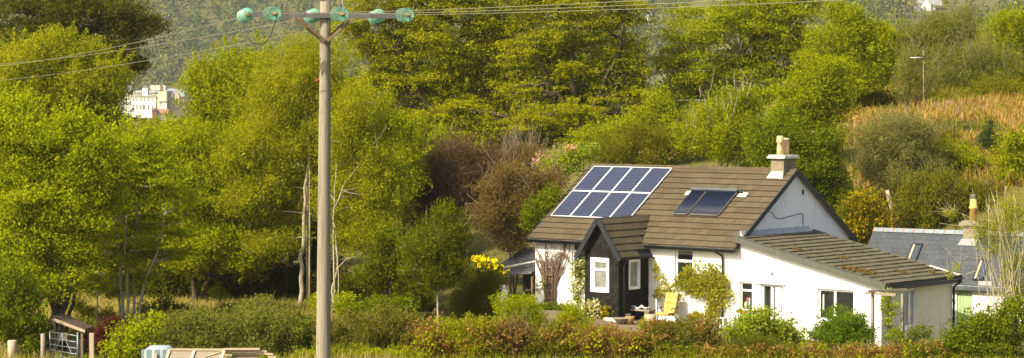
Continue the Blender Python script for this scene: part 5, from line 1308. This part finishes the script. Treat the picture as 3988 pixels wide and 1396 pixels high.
T('shrub', 'dense olive-green shrubs under the skyline trees at the top edge of the bracken', 'shrub', 133, [(3420, 390, 110, 60), (3330, 400, 90, 50), (3640, 400, 100, 45), (3740, 400, 100, 50)], 'olive', L=.14, W=.09, lai=2.8, lobe=.5, crown_name='foliage')
T('shrub', 'mid-green bush standing in the bracken between the willow and the small pine', 'shrub', 119, [(3700, 540, 60, 40), (3650, 580, 50, 40), (3760, 580, 60, 40)], 'olive', L=.11, W=.08, lai=2.2, lobe=.35, crown_name='foliage', sprig=(60, .6, .01, .6), bark='twig')
# --- on the bank behind the cottage
T('small_tree', 'little grey-stemmed tree standing left of the antenna on the bracken', 'tree', 122, [(3540, 290, 60, 70), (3560, 230, 60, 50), (3530, 360, 45, 50), (3585, 330, 45, 60)], 'greygreen', L=.10, W=.06, lai=1.3, lobe=.45, flat=.9, up=.3,
  stems=[([(3530, 430), (3522, 350), (3505, 250)], .07, .02), ([(3532, 430), (3545, 340), (3560, 230)], .06, .02, .2), ([(3534, 430), (3560, 370), (3590, 300)], .045, .015, -.1)], bark='twig', limbs=.8, sprig=(110, .8, .012, .6))
T('tree', 'dense lime tree on the left edge of the bracken slope with dark bole', 'tree', 119, [(3150, 360, 120, 110), (3220, 300, 110, 90), (3090, 440, 100, 90), (3270, 370, 80, 80), (3180, 460, 120, 60)], 'lime', L=.14, W=.11, lai=3.1, lobe=.7, flat=.55, up=.9,
  stems=[([(3225, 425), (3222, 380), (3210, 300)], .13, .04), ([(3150, 440), (3152, 380)], .08, .03, .3)], bark='bark')
T('tree', 'yellow-green bushy tree rising behind the middle of the cottage ridge', 'tree', 117, [(2860, 480, 130, 120), (2790, 560, 120, 80), (2930, 570, 130, 90), (2700, 540, 100, 75), (2880, 400, 90, 70), (2760, 450, 70, 60)], 'lime', L=.13, W=.09, lai=2.7, lobe=.6, flat=.8, up=.5,
  stems=[([(2810, 660), (2805, 540), (2790, 430)], .07, .02), ([(2830, 660), (2850, 530), (2870, 410)], .07, .02, .3)], bark='palebark', limbs=.5, sprig=(130, .9, .012, .7))
T('tree', 'lush green bushy tree behind the chimney and the gable', 'tree', 112.5, [(3060, 560, 130, 120), (3150, 640, 120, 130), (3230, 740, 110, 120), (3050, 680, 110, 100), (3120, 800, 130, 90), (2980, 540, 90, 90), (3220, 560, 80, 80), (3270, 840, 70, 70)], 'green', L=.13, W=.10, lai=3.4, lobe=.6, flat=.8, up=.6,
  stems=[([(3150, 1000), (3145, 780), (3120, 600)], .1, .03)], bark='bark')
T('shrub', 'grey-green willow bush in the middle of the bracken bank', 'shrub', 114, [(3500, 600, 130, 90), (3420, 540, 100, 80), (3580, 560, 100, 90), (3520, 500, 120, 70), (3490, 690, 110, 70), (3400, 640, 70, 80), (3600, 650, 80, 90)], 'grey', L=.10, W=.055, lai=2.4, lobe=.5, flat=.85, up=.3,
  stems=[([(3480, 790), (3475, 700), (3440, 560)], .07, .02), ([(3490, 790), (3510, 690), (3560, 560)], .07, .02, .2), ([(3485, 790), (3495, 660), (3500, 520)], .06, .02, -.2)], bark='twig', limbs=.5, sprig=(260, .7, .010, .6), crown_name='foliage')
T('shrub', 'golden-flowered broom bush just behind the gable end', 'shrub', 110.5, [(3370, 800, 80, 60), (3400, 870, 90, 60), (3330, 900, 70, 60), (3310, 830, 50, 50)], 'olive', L=.16, W=.05, lai=2.5, lobe=.4, flat=.9, up=.2, axis=(0, 0, 1), ab=.4, blossom=('gold', [(3370, 790, 75, 50), (3400, 860, 80, 50), (3320, 890, 60, 55)], 1.3, .10), crown_name='foliage')
T('shrub', 'tangled olive scrub behind the slate roof', 'shrub', 112, [(3560, 830, 110, 80), (3680, 800, 120, 90), (3640, 720, 120, 70), (3790, 770, 110, 90), (3540, 760, 60, 60)], 'olive', L=.12, W=.07, lai=2.7, lobe=.5, flat=.9, up=.3, sprig=(160, .8, .010, .6), bark='twig', crown_name='foliage')
T('shrub', 'bright green bush on the bank above the slate cottage chimney', 'shrub', 115.5, [(3720, 620, 110, 75), (3800, 660, 110, 70), (3640, 680, 70, 50), (3850, 700, 80, 70)], 'lime', L=.12, W=.09, lai=2.9, lobe=.5, flat=.8, sprig=(70, .7, .010, .7), bark='twig', crown_name='foliage')
T('small_pine', 'small dark blue-green pine on the upper bank near the right edge', 'tree', 117, [(3852, 515, 28, 34), (3835, 545, 40, 22), (3878, 545, 38, 22), (3855, 568, 50, 18), (3860, 480, 12, 24)], 'pine', L=.15, W=.035, lai=2.6, lobe=.35, flat=.5, up=.2, stems=[([(3860, 640), (3860, 470)], .05, .015)], bark='bark')
T('tree', 'green tree cut by the right edge on the bank below the bracken', 'tree', 113, [(3960, 560, 70, 60), (3950, 640, 80, 80), (3980, 740, 90, 90), (3890, 760, 80, 70)], 'lime', L=.14, W=.10, lai=3.0, lobe=.55, flat=.6, stems=[([(3960, 860), (3962, 620)], .08, .03)], bark='palebark')
# heathery bank and flowering shrubs behind the ridge
T('shrub', 'heathery olive bush with rusty tips behind the left half of the ridge', 'shrub', 117.5, [(2420, 570, 120, 60), (2530, 545, 120, 65), (2350, 610, 90, 50), (2600, 590, 90, 60), (2480, 620, 140, 50)], 'olive', L=.12, W=.05, lai=2.8, lobe=.45, flat=.9, up=.3, axis=(0, 0, 1), ab=.3, blossom=('pink', [(2560, 610, 45, 20), (2500, 615, 40, 18), (2605, 598, 20, 14)], .18, .10), crown_name='foliage')
T('shrub', 'leafy green shrub with pale yellow leaves at the left end of the ridge', 'shrub', 114.5, [(2180, 640, 70, 45), (2230, 620, 60, 50), (2140, 670, 60, 45), (2280, 600, 55, 40)], 'laurel', L=.15, W=.10, lai=2.3, lobe=.35, flat=.9, blossom=('pink', [(2105, 620, 22, 18), (2220, 585, 16, 12), (2150, 655, 40, 22)], .22, .10), stems=[([(2275, 690), (2272, 600), (2255, 555)], .03, .015)], bark='twig', limbs=.2, crown_name='foliage')
# brown bare thicket left of the cottage
T('shrub', 'purple-brown bare thicket behind the young green tree', 'shrub', 114, [(1700, 680, 110, 110), (1790, 640, 120, 110), (1650, 780, 100, 120), (1780, 790, 130, 130), (1880, 720, 100, 110), (1900, 640, 80, 70)], 'plum', L=.20, W=.035, lai=1.9, lobe=.55, flat=.9, up=.1, axis=(0, 0, 1), ab=.35, sprig=(700, 1.0, .011, .5), bark='vine', limbs=.7,
  stems=[([(1760, 1050), (1750, 850), (1700, 680)], .08, .02), ([(1790, 1050), (1810, 850), (1860, 690)], .08, .02, .3)], crown_name='foliage')
T('shrub', 'rounded russet-olive bush against the left end of the cottage roof', 'shrub', 110, [(1990, 730, 140, 90), (2080, 760, 110, 90), (1930, 820, 110, 100), (2040, 850, 100, 90), (1980, 930, 90, 70), (2130, 710, 70, 60)], 'brownbush', L=.14, W=.06, lai=2.3, lobe=.5, flat=.8, up=.3, sprig=(480, .9, .012, .3), bark='twig', limbs=.8,
  stems=[([(1990, 1120), (1985, 980), (1940, 830)], .07, .02), ([(2005, 1120), (2030, 980), (2060, 820)], .08, .02, .2), ([(2000, 1120), (1995, 900)], .06, .02, -.3)], crown_name='foliage')
T('shrub', 'small dark green bush in the russet one beside the roof verge', 'shrub', 108.6, [(2120, 800, 70, 60), (2080, 850, 55, 50), (2150, 760, 40, 40)], 'green', L=.12, W=.09, lai=2.6, lobe=.4, flat=.8, crown_name='foliage')
T('shrub', 'dead grass-like bare stems at the edge of the big tree above the thicket', 'shrub', 120, [(2040, 600, 90, 45), (1980, 620, 60, 40)], 'brownbush', L=.25, W=.03, lai=1.2, lobe=.4, flat=1, axis=(0, 0, 1), ab=.5, sprig=(120, 1.1, .012, .7), bark='twig', crown_name='foliage')
# --- middle of the garden
T('small_tree', 'young green tree on a thin bare trunk left of the yellow-flowered bush', 'tree', 96, [(1740, 880, 85, 80), (1700, 960, 110, 90), (1760, 1040, 90, 80), (1640, 1040, 90, 75), (1700, 1100, 90, 45), (1790, 940, 60, 80), (1620, 960, 70, 60)], 'midgreen', L=.10, W=.075, lai=2.5, lobe=.45, flat=.75, up=.6,
  stems=[([(1706, 1262), (1705, 1180), (1708, 1110), (1720, 960), (1735, 860)], .055, .015)], bark='palebark', limbs=.4, sprig=(60, .5, .008, .6))
T('shrub', 'dark feathery broom left of the shed', 'shrub', 97.5, [(1860, 1150, 100, 75), (1920, 1100, 60, 60), (1800, 1190, 60, 50), (1880, 1210, 100, 40)], 'broom', L=.28, W=.022, lai=3.2, lobe=.5, flat=.9, up=.0, axis=(0, 0, 1), ab=.55, crown_name='foliage')
T('shrub', 'bush crowned with vivid yellow flowers in front of the dark shed', 'shrub', 99.5, [(1900, 1060, 65, 50), (1850, 1090, 50, 50)], 'broom', L=.12, W=.06, lai=2.6, lobe=.3, blossom=('yellow', [(1895, 1033, 48, 24), (1930, 1056, 42, 20), (1862, 1018, 30, 14)], 1.1, .09), crown_name='foliage')
T('shrub', 'dark shaded undergrowth between the birches and the young tree', 'shrub', 103, [(1480, 1130, 130, 90), (1340, 1130, 130, 80), (1580, 1090, 100, 90), (1600, 1180, 110, 60)], 'darkolive', L=.15, W=.10, lai=3.0, lobe=.5, crown_name='foliage')
T('shrub', 'dark brown-green bush under the white-trunked birch', 'shrub', 106, [(1080, 1080, 140, 80), (960, 1120, 120, 70), (1160, 1120, 110, 60)], 'darkolive', L=.15, W=.10, lai=2.8, lobe=.5, crown_name='foliage')
T('shrub', 'green shrub in the shade left of the thin-trunked young tree', 'shrub', 99, [(1480, 1190, 90, 50), (1400, 1210, 80, 40), (1560, 1200, 80, 50)], 'green', L=.12, W=.09, lai=2.8, lobe=.4, crown_name='foliage')
T('shrub', 'dim green bushes left of the young thin-trunked tree', 'shrub', 100, [(1580, 1050, 90, 90), (1520, 960, 80, 90), (1600, 1150, 90, 60), (1480, 1080, 90, 70)], 'midgreen', L=.13, W=.09, lai=2.6, lobe=.5, crown_name='foliage')
T('shrub', 'small lime shrub just right of the pole foot', 'shrub', 95.5, [(1335, 1200, 55, 45), (1250, 1190, 45, 40), (1350, 1165, 35, 30)], 'limebright', L=.12, W=.09, lai=2.6, lobe=.35, crown_name='foliage')
T('shrub', 'small bright shrub beside the two dark trunks in the dry grass', 'shrub', 105, [(850, 1140, 45, 30), (870, 1160, 30, 25)], 'limebright', L=.12, W=.09, lai=2.6, lobe=.3, crown_name='foliage')
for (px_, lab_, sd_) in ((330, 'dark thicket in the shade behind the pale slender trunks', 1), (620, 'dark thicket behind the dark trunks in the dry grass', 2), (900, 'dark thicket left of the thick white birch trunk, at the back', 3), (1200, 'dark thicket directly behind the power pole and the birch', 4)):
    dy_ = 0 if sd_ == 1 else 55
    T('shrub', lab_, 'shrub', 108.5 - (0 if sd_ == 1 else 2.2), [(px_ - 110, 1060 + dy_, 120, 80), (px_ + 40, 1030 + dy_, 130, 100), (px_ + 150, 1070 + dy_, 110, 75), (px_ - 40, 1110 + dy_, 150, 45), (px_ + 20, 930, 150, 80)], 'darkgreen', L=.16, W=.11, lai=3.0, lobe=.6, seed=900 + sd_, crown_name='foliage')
T('shrub', 'low green growth in the dry grass behind the bright large-leaved shrub', 'shrub', 98.5, [(570, 1215, 60, 30), (640, 1190, 60, 34), (700, 1215, 70, 30), (900, 1210, 80, 32), (1040, 1200, 70, 34)], 'midgreen', L=.12, W=.08, lai=2.4, lobe=.3, limbs=0, crown_name='foliage')
T('shrub', 'weedy green clump in the dry grass beside the thin grey stake', 'shrub', 96.5, [(345, 1215, 45, 34), (415, 1225, 34, 26), (300, 1190, 40, 30)], 'olive', L=.12, W=.07, lai=2.2, lobe=.28, limbs=0, crown_name='foliage')
# --- field hedge
def hedge(label, Y, ells, leaf, seed=None, **k):
    if 'blossom' not in k:
        mixl = 'copper' if leaf in ('lime', 'hedge', 'olive', 'brownbush', 'green') and ells[0][0] > 1500 else ('limebright' if leaf == 'copper' else None)
        if mixl: k['blossom'] = (mixl, [(e[0], e[1], e[2] * .95, e[3] * .95) for e in ells[::2]], .6 if mixl == 'copper' else .35, .085)
    k['blossom_name'] = 'mixed_leaves'
    d = dict(L=.10, W=.07, lai=3.0, lobe=.38, flat=.85, up=.5, crown_name='foliage', limbs=.25, bark='twig'); d.update(k)
    return T('hedge_shrub', label, 'hedge', Y, ells, leaf, seed=seed, group='shrubs of the field hedge', **d)
hedge('olive-green hedge shrub left of the pole, behind the stacked timber', 91.5, [(740, 1290, 130, 75), (880, 1285, 130, 80), (1000, 1270, 120, 90), (660, 1310, 100, 60), (1100, 1280, 110, 90), (940, 1350, 180, 50), (760, 1355, 150, 40), (800, 1250, 110, 45), (660, 1265, 70, 40)], 'greygreen', sprig=(120, .5, .008, .6))
hedge('tall dark green hedge shrub rising left of the birch foot', 92.5, [(1000, 1220, 70, 60), (1050, 1250, 60, 55), (960, 1250, 55, 45)], 'greygreen', L=.09)
hedge('olive hedge shrub right of the pole foot', 91.3, [(1360, 1285, 110, 75), (1470, 1275, 110, 80), (1560, 1285, 100, 75), (1280, 1310, 90, 60), (1420, 1345, 180, 50), (1600, 1320, 90, 65)], 'hedge', sprig=(120, .5, .008, .6))
hedge('dark green hedge shrub behind the pole foot', 91.8, [(1200, 1290, 80, 65), (1140, 1330, 80, 45), (1260, 1340, 90, 40)], 'green', L=.09)
hedge('coppery-leaved beech hedge at the left end of the brown stretch', 90.8, [(1690, 1310, 80, 70), (1750, 1325, 85, 60), (1650, 1345, 65, 50), (1720, 1370, 110, 30)], 'copper', L=.11, W=.08)
hedge('green leafy hedge shrub between two coppery stretches', 90.4, [(1860, 1310, 90, 70), (1800, 1285, 70, 55), (1880, 1360, 110, 40)], 'lime')
hedge('brown twiggy hedge stretch below the lime shrub', 90.6, [(1950, 1320, 85, 65), (2040, 1325, 85, 60), (1990, 1295, 60, 45), (2000, 1372, 120, 30)], 'brownbush', sprig=(140, .5, .008, .7))
hedge('mixed brown and olive hedge left of the porch front', 90.5, [(2140, 1315, 95, 65), (2220, 1330, 95, 60), (2080, 1345, 85, 50), (2180, 1372, 120, 30)], 'olive', sprig=(80, .5, .008, .7), blossom=('copper', [(2170, 1310, 90, 45)], .5, .10))
hedge('copper hedge stretch in front of the porch', 90.2, [(2300, 1325, 95, 58), (2390, 1330, 95, 55), (2440, 1345, 75, 48), (2360, 1375, 130, 28)], 'copper', sprig=(80, .4, .008, .7))
hedge('dark green rounded hedge shrub below the garden chair', 91.2, [(2560, 1325, 90, 60), (2650, 1310, 90, 70), (2740, 1310, 80, 65), (2700, 1350, 140, 45)], 'hedge', L=.09, lai=3.3)
hedge('green hedge shrub filling the gap left of the dark rounded one', 90.6, [(2500, 1350, 80, 45), (2590, 1370, 110, 30), (2720, 1375, 140, 30)], 'green')
hedge('feathery olive shrub with dead sticks, between the round bushes', 90.6, [(2900, 1362, 90, 45), (2980, 1355, 80, 45), (2850, 1378, 90, 30), (3030, 1372, 70, 32)], 'broom', L=.2, W=.025, axis=(0, 0, 1), ab=.35, sprig=(40, .5, .008, .5))
hedge('clipped copper-brown hedge below the round green bush', 90.4, [(3160, 1375, 70, 32), (3260, 1378, 80, 30), (3360, 1376, 80, 32), (3460, 1372, 80, 34), (3540, 1375, 60, 32)], 'copper', L=.09, lai=3.6, sprig=(120, .3, .008, .8))
hedge('bright green tuft in the clipped hedge under the double door', 90.0, [(3620, 1365, 60, 40), (3570, 1380, 50, 30)], 'green')
hedge('green and russet hedge growth along the field below the extension', 90.2, [(2650, 1385, 150, 22), (2860, 1380, 150, 28), (3050, 1382, 130, 26), (3700, 1385, 150, 26), (3880, 1385, 150, 28)], 'olive', limbs=0, blossom=('copper', [(2900, 1372, 160, 22), (3060, 1378, 90, 18)], .4, .09))
hedge('low mixed green growth at the hedge foot left of the coppery stretch', 90.2, [(1240, 1382, 130, 26), (1450, 1380, 150, 28), (1580, 1382, 110, 26)], 'lime', limbs=0)
# shrubs round the cottage
T('shrub', 'bright laurel-green rounded bush below the extension door', 'shrub', 92.8, [(2960, 1255, 95, 60), (2880, 1295, 85, 55), (3035, 1290, 80, 60), (2950, 1315, 130, 50), (3090, 1325, 55, 42)], 'laurel', L=.15, W=.10, lai=3.2, lobe=.35, flat=.7, up=.8, crown_name='foliage')
T('shrub', 'dense rounded dark green bush under the wide window', 'shrub', 92.6, [(3280, 1270, 95, 68), (3240, 1310, 90, 55), (3330, 1310, 75, 60), (3280, 1330, 110, 45)], 'box', L=.09, W=.06, lai=4.0, lobe=.4, flat=.8, up=.5, shell=.7, crown_name='foliage')
T('shrub', 'feathery lime shrub left of the cottage corner', 'shrub', 93.5, [(1970, 1200, 50, 55), (2050, 1210, 60, 55), (1990, 1250, 60, 50), (2080, 1240, 40, 40)], 'limebright', L=.12, W=.05, lai=2.3, lobe=.33, flat=.9, up=.3, axis=(0, 0, 1), ab=.35, stems=[([(1985, 1330), (1982, 1250)], .025, .012)], bark='palebark', crown_name='foliage')
T('shrub', 'yellow-orange feathery shrub below the white-flowered climber', 'shrub', 93.2, [(2230, 1220, 55, 45), (2260, 1270, 60, 50), (2200, 1270, 50, 40)], 'limebright', L=.12, W=.05, lai=2.2, lobe=.33, flat=.9, axis=(0, 0, 1), ab=.35, blossom=('gold', [(2210, 1265, 45, 35)], .8, .09), crown_name='foliage')
T('plant', 'low green plants along the foot of the left wall', 'plant', 104.5, [(2120, 1195, 50, 14), (2190, 1195, 50, 14)], 'green', L=.10, W=.07, lai=3, lobe=.2, crown_name='foliage')
T('shrub', 'little white-blossomed bush at the porch corner', 'shrub', 102.2, [(2316, 1205, 28, 40), (2330, 1230, 22, 25)], 'darkolive', L=.09, W=.06, lai=2.6, lobe=.22, blossom=('white', [(2314, 1203, 28, 38)], .9, .08), crown_name='foliage')
T('shrub', 'amber and green shrublet below the porch window', 'shrub', 101.8, [(2365, 1225, 28, 26), (2385, 1245, 30, 18)], 'olive', L=.08, W=.05, lai=2.6, lobe=.2, blossom=('gold', [(2362, 1215, 22, 16)], .8, .07), crown_name='foliage')
T('plant', 'rust-red leaved plant in front of the yellow chair', 'plant', 97.0, [(2545, 1275, 36, 22), (2570, 1268, 24, 16)], 'rust', L=.09, W=.06, lai=2.8, lobe=.2, crown_name='foliage')
T('plant', 'small lime plant left of the rust-red one', 'plant', 97.4, [(2508, 1262, 18, 22)], 'limebright', L=.08, W=.06, lai=2.8, lobe=.18, crown_name='foliage')
T('plant', 'spiky orange-tipped plant right of the yellow chair', 'plant', 96.6, [(2715, 1250, 30, 34), (2690, 1265, 30, 26), (2745, 1270, 30, 24)], 'olive', L=.16, W=.03, lai=2.2, lobe=.2, axis=(0, 0, 1), ab=.5, blossom=('gold', [(2715, 1235, 34, 20)], .5, .07), crown_name='foliage')
T('plant', 'leafy seedling growing in the dark glazed pot', 'plant', float(w[1]), [(2418, 1208, 10, 16)], 'limebright', L=.07, W=.05, lai=2.4, lobe=.15, crown_name='foliage')

# --- climbers on the walls (leaves just in front of the wall plane)
def climber(label, blobs, leaf, d=.16, L=.10, W=.07, lai=2.2, tubes=(), bark='twig', pts_per=1, blossom=None, bscale=.35, plane=None, seed=1, origin=None):
    rng = np.random.default_rng(seed); pts = []
    for (cx, cy, rx, ry) in blobs:
        n = int(lai * math.pi * rx * ry / 98 ** 2 / (L * W * .5))
        m = max(4, int(rx * ry / 160)); a_ = rng.random(m) * 6.283; r_ = rng.random(m) ** .5
        cen = np.stack([cx + rx * r_ * np.cos(a_), cy + ry * r_ * np.sin(a_)], 1); k = rng.integers(0, m, n)
        q = cen[k] + rng.normal(size=(n, 2)) * (5 + .16 * min(rx, ry))
        for (x, y) in q:
            w_ = HOUSE.hit(x, y, (0, 1, 0), -d * (.2 + 1.6 * rng.random()) + (plane or 0)); pts.append(HOUSE.world(w_))
    p0 = HOUSE.world(HOUSE.hit(*origin, (0, 1, 0), -.15 + (plane or 0))); p0[2] = tz(p0[0], p0[1])
    root = thing('climber', label, 'climber', tuple(p0), 0)
    if pts:
        pts = np.array(pts); n = len(pts); f = .6 + .8 * rng.random(n)
        ow = np.tile(np.array([-.65, -.76, .2]), (n, 1)); v, q = leaf_quads(pts - p0, L * f, W * f, rng, .4, ow)
        link('foliage', np_mesh('foliage', v, q), LM[leaf], root)
    mb = MB()
    for poly, r0, r1 in tubes:
        path = []
        for i in range(len(poly) - 1):
            for t in np.linspace(0, 1, 5)[:-1]:
                x = poly[i][0] * (1 - t) + poly[i + 1][0] * t; y = poly[i][1] * (1 - t) + poly[i + 1][1] * t
                path.append(HOUSE.world(HOUSE.hit(x + rng.normal() * 1.5, y, (0, 1, 0), -.06 - .05 * rng.random() + (plane or 0))) - p0)
        path.append(HOUSE.world(HOUSE.hit(*poly[-1], (0, 1, 0), -.06 + (plane or 0))) - p0)
        mb.tube(path, list(np.linspace(r0, r1, len(path))), 5, caps=False)
    if mb.v: mb.build('stems', M[bark], root)
    if blossom:
        k = rng.random(len(pts)) < bscale; bp = pts[k] + np.array([-.05, -.08, 0]); n = len(bp)
        v, q = leaf_quads(bp - p0, np.full(n, .10), np.full(n, .10), rng, .4, np.tile(np.array([-.65, -.76, .2]), (n, 1)))
        link('blossom', np_mesh('blossom', v, q), LM[blossom], root)
    return root
rv = np.random.default_rng(8); vt_ = []
for i in range(34):
    x0 = 2140 + rv.normal() * 10; x1 = 2140 + rv.normal() * 42; top = 925 + rv.random() * 120
    xm = 2140 + (x1 - 2140) * .3 + rv.normal() * 8
    vt_.append(([(x0, 1185), (xm, 1090), ((xm + x1) / 2 + rv.normal() * 8, 1010), (x1, top), (x1 + rv.normal() * 16, top - 6 + rv.random() * 40)], .022 + .02 * rv.random(), .006))
for i in range(7):
    vt_.append(([(2150, 1100), (2165, 1020), (2185, 985 + 6 * rv.normal()), (2205, 995 + 6 * rv.normal()), (2218, 1030 + 15 * rv.normal())], .016, .006))
climber('bare brown creeper climbing the left end of the front wall', [(2115, 1105, 26, 26), (2100, 1130, 16, 16)], 'grey', tubes=vt_, bark='vine', lai=1.2, origin=(2140, 1180), seed=3)
climber('white-flowering climber on the wall left of the porch', [(2258, 1060, 24, 60), (2245, 1120, 22, 50), (2270, 1020, 14, 20), (2235, 1080, 16, 24)], 'green', d=.22, lai=2.4, tubes=[([(2252, 1185), (2250, 1100), (2262, 1010)], .03, .01)], blossom='white', bscale=.22, origin=(2252, 1185), seed=4)
climber('pale yellow-green climber trained beside the downpipe under the window', [(2745, 1075, 58, 52), (2690, 1090, 60, 40), (2640, 1130, 50, 32), (2580, 1135, 34, 22), (2760, 1150, 40, 50), (2770, 1200, 34, 34), (2820, 1140, 26, 50), (2560, 1060, 12, 30), (2668, 1050, 24, 20), (2575, 1090, 12, 22), (2790, 1110, 40, 60), (2730, 1120, 60, 36), (2750, 1225, 36, 24)], 'palevine', d=.22, lai=3.1, tubes=[([(2770, 1245), (2765, 1180), (2740, 1100), (2700, 1080), (2600, 1130)], .03, .01), ([(2775, 1245), (2790, 1160), (2760, 1050)], .02, .01), ([(2555, 1180), (2570, 1110), (2560, 1035)], .015, .006)], origin=(2770, 1240), seed=5)
climber('sparse green climber on the pergola by the extension corner', [(3470, 1190, 28, 40), (3475, 1260, 26, 50), (3450, 1150, 22, 22), (3490, 1310, 34, 34), (3430, 1190, 14, 20)], 'laurel', d=.2, lai=2.5, plane=-1.0, tubes=[([(3478, 1340), (3472, 1240), (3470, 1160)], .02, .01)], origin=(3478, 1330), seed=6)
# sparse willowy shrub at right front
st_ = []
rw = np.random.default_rng(12)
for i in range(40):
    x0 = 3915 + rw.normal() * 42; x1 = 3905 + rw.normal() * 90; top = 720 + abs(rw.normal()) * 150; bow = rw.normal() * 26
    st_.append(([(x0, 1330), (x0 + (x1 - x0) * .2 + bow * .6, 1180), (x0 + (x1 - x0) * .55 + bow, 1000), (x1, top)], .015 + .014 * rw.random(), .005, rw.normal() * .6))
st_ += [([(3850, 1180), (3838, 1080), (3800, 1055), (3760, 1070)], .018, .008, 0), ([(3870, 1100), (3830, 960), (3780, 850), (3700, 810)], .02, .006, .2), ([(3860, 1090), (3830, 1000), (3800, 890), (3660, 870)], .016, .006, -.2)]
T('shrub', 'tall sparse willowy shrub with pale bare stems at the right edge', 'shrub', 92.0, [(3930, 850, 75, 100), (3960, 1010, 60, 100), (3870, 930, 60, 90), (3820, 900, 40, 60), (3700, 830, 26, 18), (3960, 1130, 60, 90), (3730, 1040, 14, 16), (3700, 1075, 16, 14)], 'birch', L=.09, W=.07, lai=.85, lobe=.35, flat=.9, up=.4, core=.5, stems=st_, bark='willowbark', limbs=.25, sprig=(150, .7, .007, .5), crown_name='foliage')
T('shrub', 'leafy green bush at the bottom right corner before the slate cottage', 'shrub', 90.2, [(3840, 1270, 110, 70), (3940, 1290, 100, 80), (3760, 1310, 80, 55), (3860, 1350, 140, 50), (3720, 1340, 60, 40), (3960, 1200, 60, 50)], 'green', L=.14, W=.10, lai=3.0, lobe=.4, flat=.75, up=.7, crown_name='foliage', sprig=(50, .5, .008, .7))
T('shrub', 'small green sprigs in front of the double door', 'shrub', 92.0, [(3560, 1310, 40, 40), (3600, 1300, 30, 34), (3540, 1350, 50, 30), (3500, 1330, 30, 40)], 'green', L=.11, W=.08, lai=1.6, lobe=.3, sprig=(30, .4, .007, .7), crown_name='foliage')
# by the gate
T('shrub', 'dark red-leaved rounded shrub behind the pale post', 'shrub', 89.0, [(410, 1300, 55, 50), (395, 1340, 45, 40), (440, 1270, 35, 30), (430, 1340, 40, 40)], 'purple', L=.10, W=.08, lai=3.2, lobe=.3, crown_name='foliage')
T('shrub', 'bright large-leaved shrub to the right of the dark red one', 'shrub', 88.0, [(500, 1320, 75, 60), (560, 1290, 70, 60), (470, 1360, 70, 40), (600, 1250, 45, 35), (540, 1360, 60, 40)], 'limebright', L=.15, W=.11, lai=2.0, lobe=.4, flat=.8, crown_name='foliage', sprig=(50, .6, .009, .6))
T('shrub', 'green undergrowth filling the gateway left of the dark red shrub', 'shrub', 91.6, [(330, 1330, 40, 60), (260, 1350, 60, 40), (340, 1270, 25, 30)], 'green', L=.12, W=.08, lai=2.8, lobe=.3, crown_name='foliage')
T('shrub', 'brambly bush hiding the trunk foot left of the gate', 'shrub', 91.0, [(120, 1340, 80, 50), (60, 1300, 70, 60)], 'olive', L=.12, W=.08, lai=2.8, lobe=.3, crown_name='foliage')

# ================================================================== GRASS AND BRACKEN
rg = np.random.default_rng(31)
def area(n, x0, x1, y0, y1, keep=None):
    X = rg.uniform(x0, x1, n); Y = rg.uniform(y0, y1, n)
    if keep is not None: k = keep(X, Y); X, Y = X[k], Y[k]
    return X, Y
LB = lambda X, Y: ((X - 8.92) * .7615 - (Y - 100) * .6481, (X - 8.92) * .6481 + (Y - 100) * .7615)
X, Y = area(24000, -20, -6, 95, 112)
blades('dry_grass', 'tall dry straw-coloured grass between the tree trunks', X, Y, .38, .03, 'straw', rg, .6)
X, Y = area(6000, -20, -4, 94, 114); blades('green_grass', 'fresh green grass tufts among the dry grass', X, Y, .45, .04, 'lushgrass', rg, .4)
X, Y = area(15000, -20, 20, 84, 90.6, lambda X, Y: (Y < 87) | (((1994 + FPX * X / Y < 230) | (np.abs(1994 + FPX * X / Y - 1350) < 230)) & (rg.random(len(X)) < np.clip(1.2 - (Y - 84) / 8, 0, 1)))); blades('meadow_grass', 'pale field grass along the bottom edge in front of the hedge', X, Y, .38, .022, 'straw', rg, .4)
X, Y = area(13000, -20, 20, 84, 91); blades('field_grass', 'short green grass of the field edge', X, Y, .26, .025, 'lushgrass', rg, .4)
X, Y = area(30000, 12, 32, 112, 150, lambda X, Y: (LB(X, Y)[1] > 15) & (1994 + FPX * X / Y > 3230 + 25 * np.sin(Y * .5)) & (np.sin(X * .8 + Y * .35) + np.sin(Y * .55 - X * .3) > -1.0)); blades('bracken', 'dead tan bracken covering the upper bank', X, Y, .5, .06, 'bracken', rg, 1.5)
X, Y = area(2600, 12, 32, 126, 145, lambda X, Y: (np.sin(X * .9) + np.sin(Y * 1.3 + X * .4) > .7)); blades('bluebells', 'hazy patches of bluebells at the top of the bracken', X, Y, .42, .06, 'bluebell', rg, .3)
X, Y = area(12000, 10, 34, 112, 150, lambda X, Y: (LB(X, Y)[1] > 12)); blades('bank_grass', 'green grass showing through the bracken on the bank', X, Y, .55, .04, 'lushgrass', rg, .5)
X, Y = area(4000, 0, 16, 92, 104, lambda X, Y: (LB(X, Y)[1] < -4.2) | (LB(X, Y)[0] > .5) & (LB(X, Y)[1] < -.4)); blades('garden_grass', 'short garden grass in front of the cottage', X, Y, .16, .03, 'lushgrass', rg, .5)
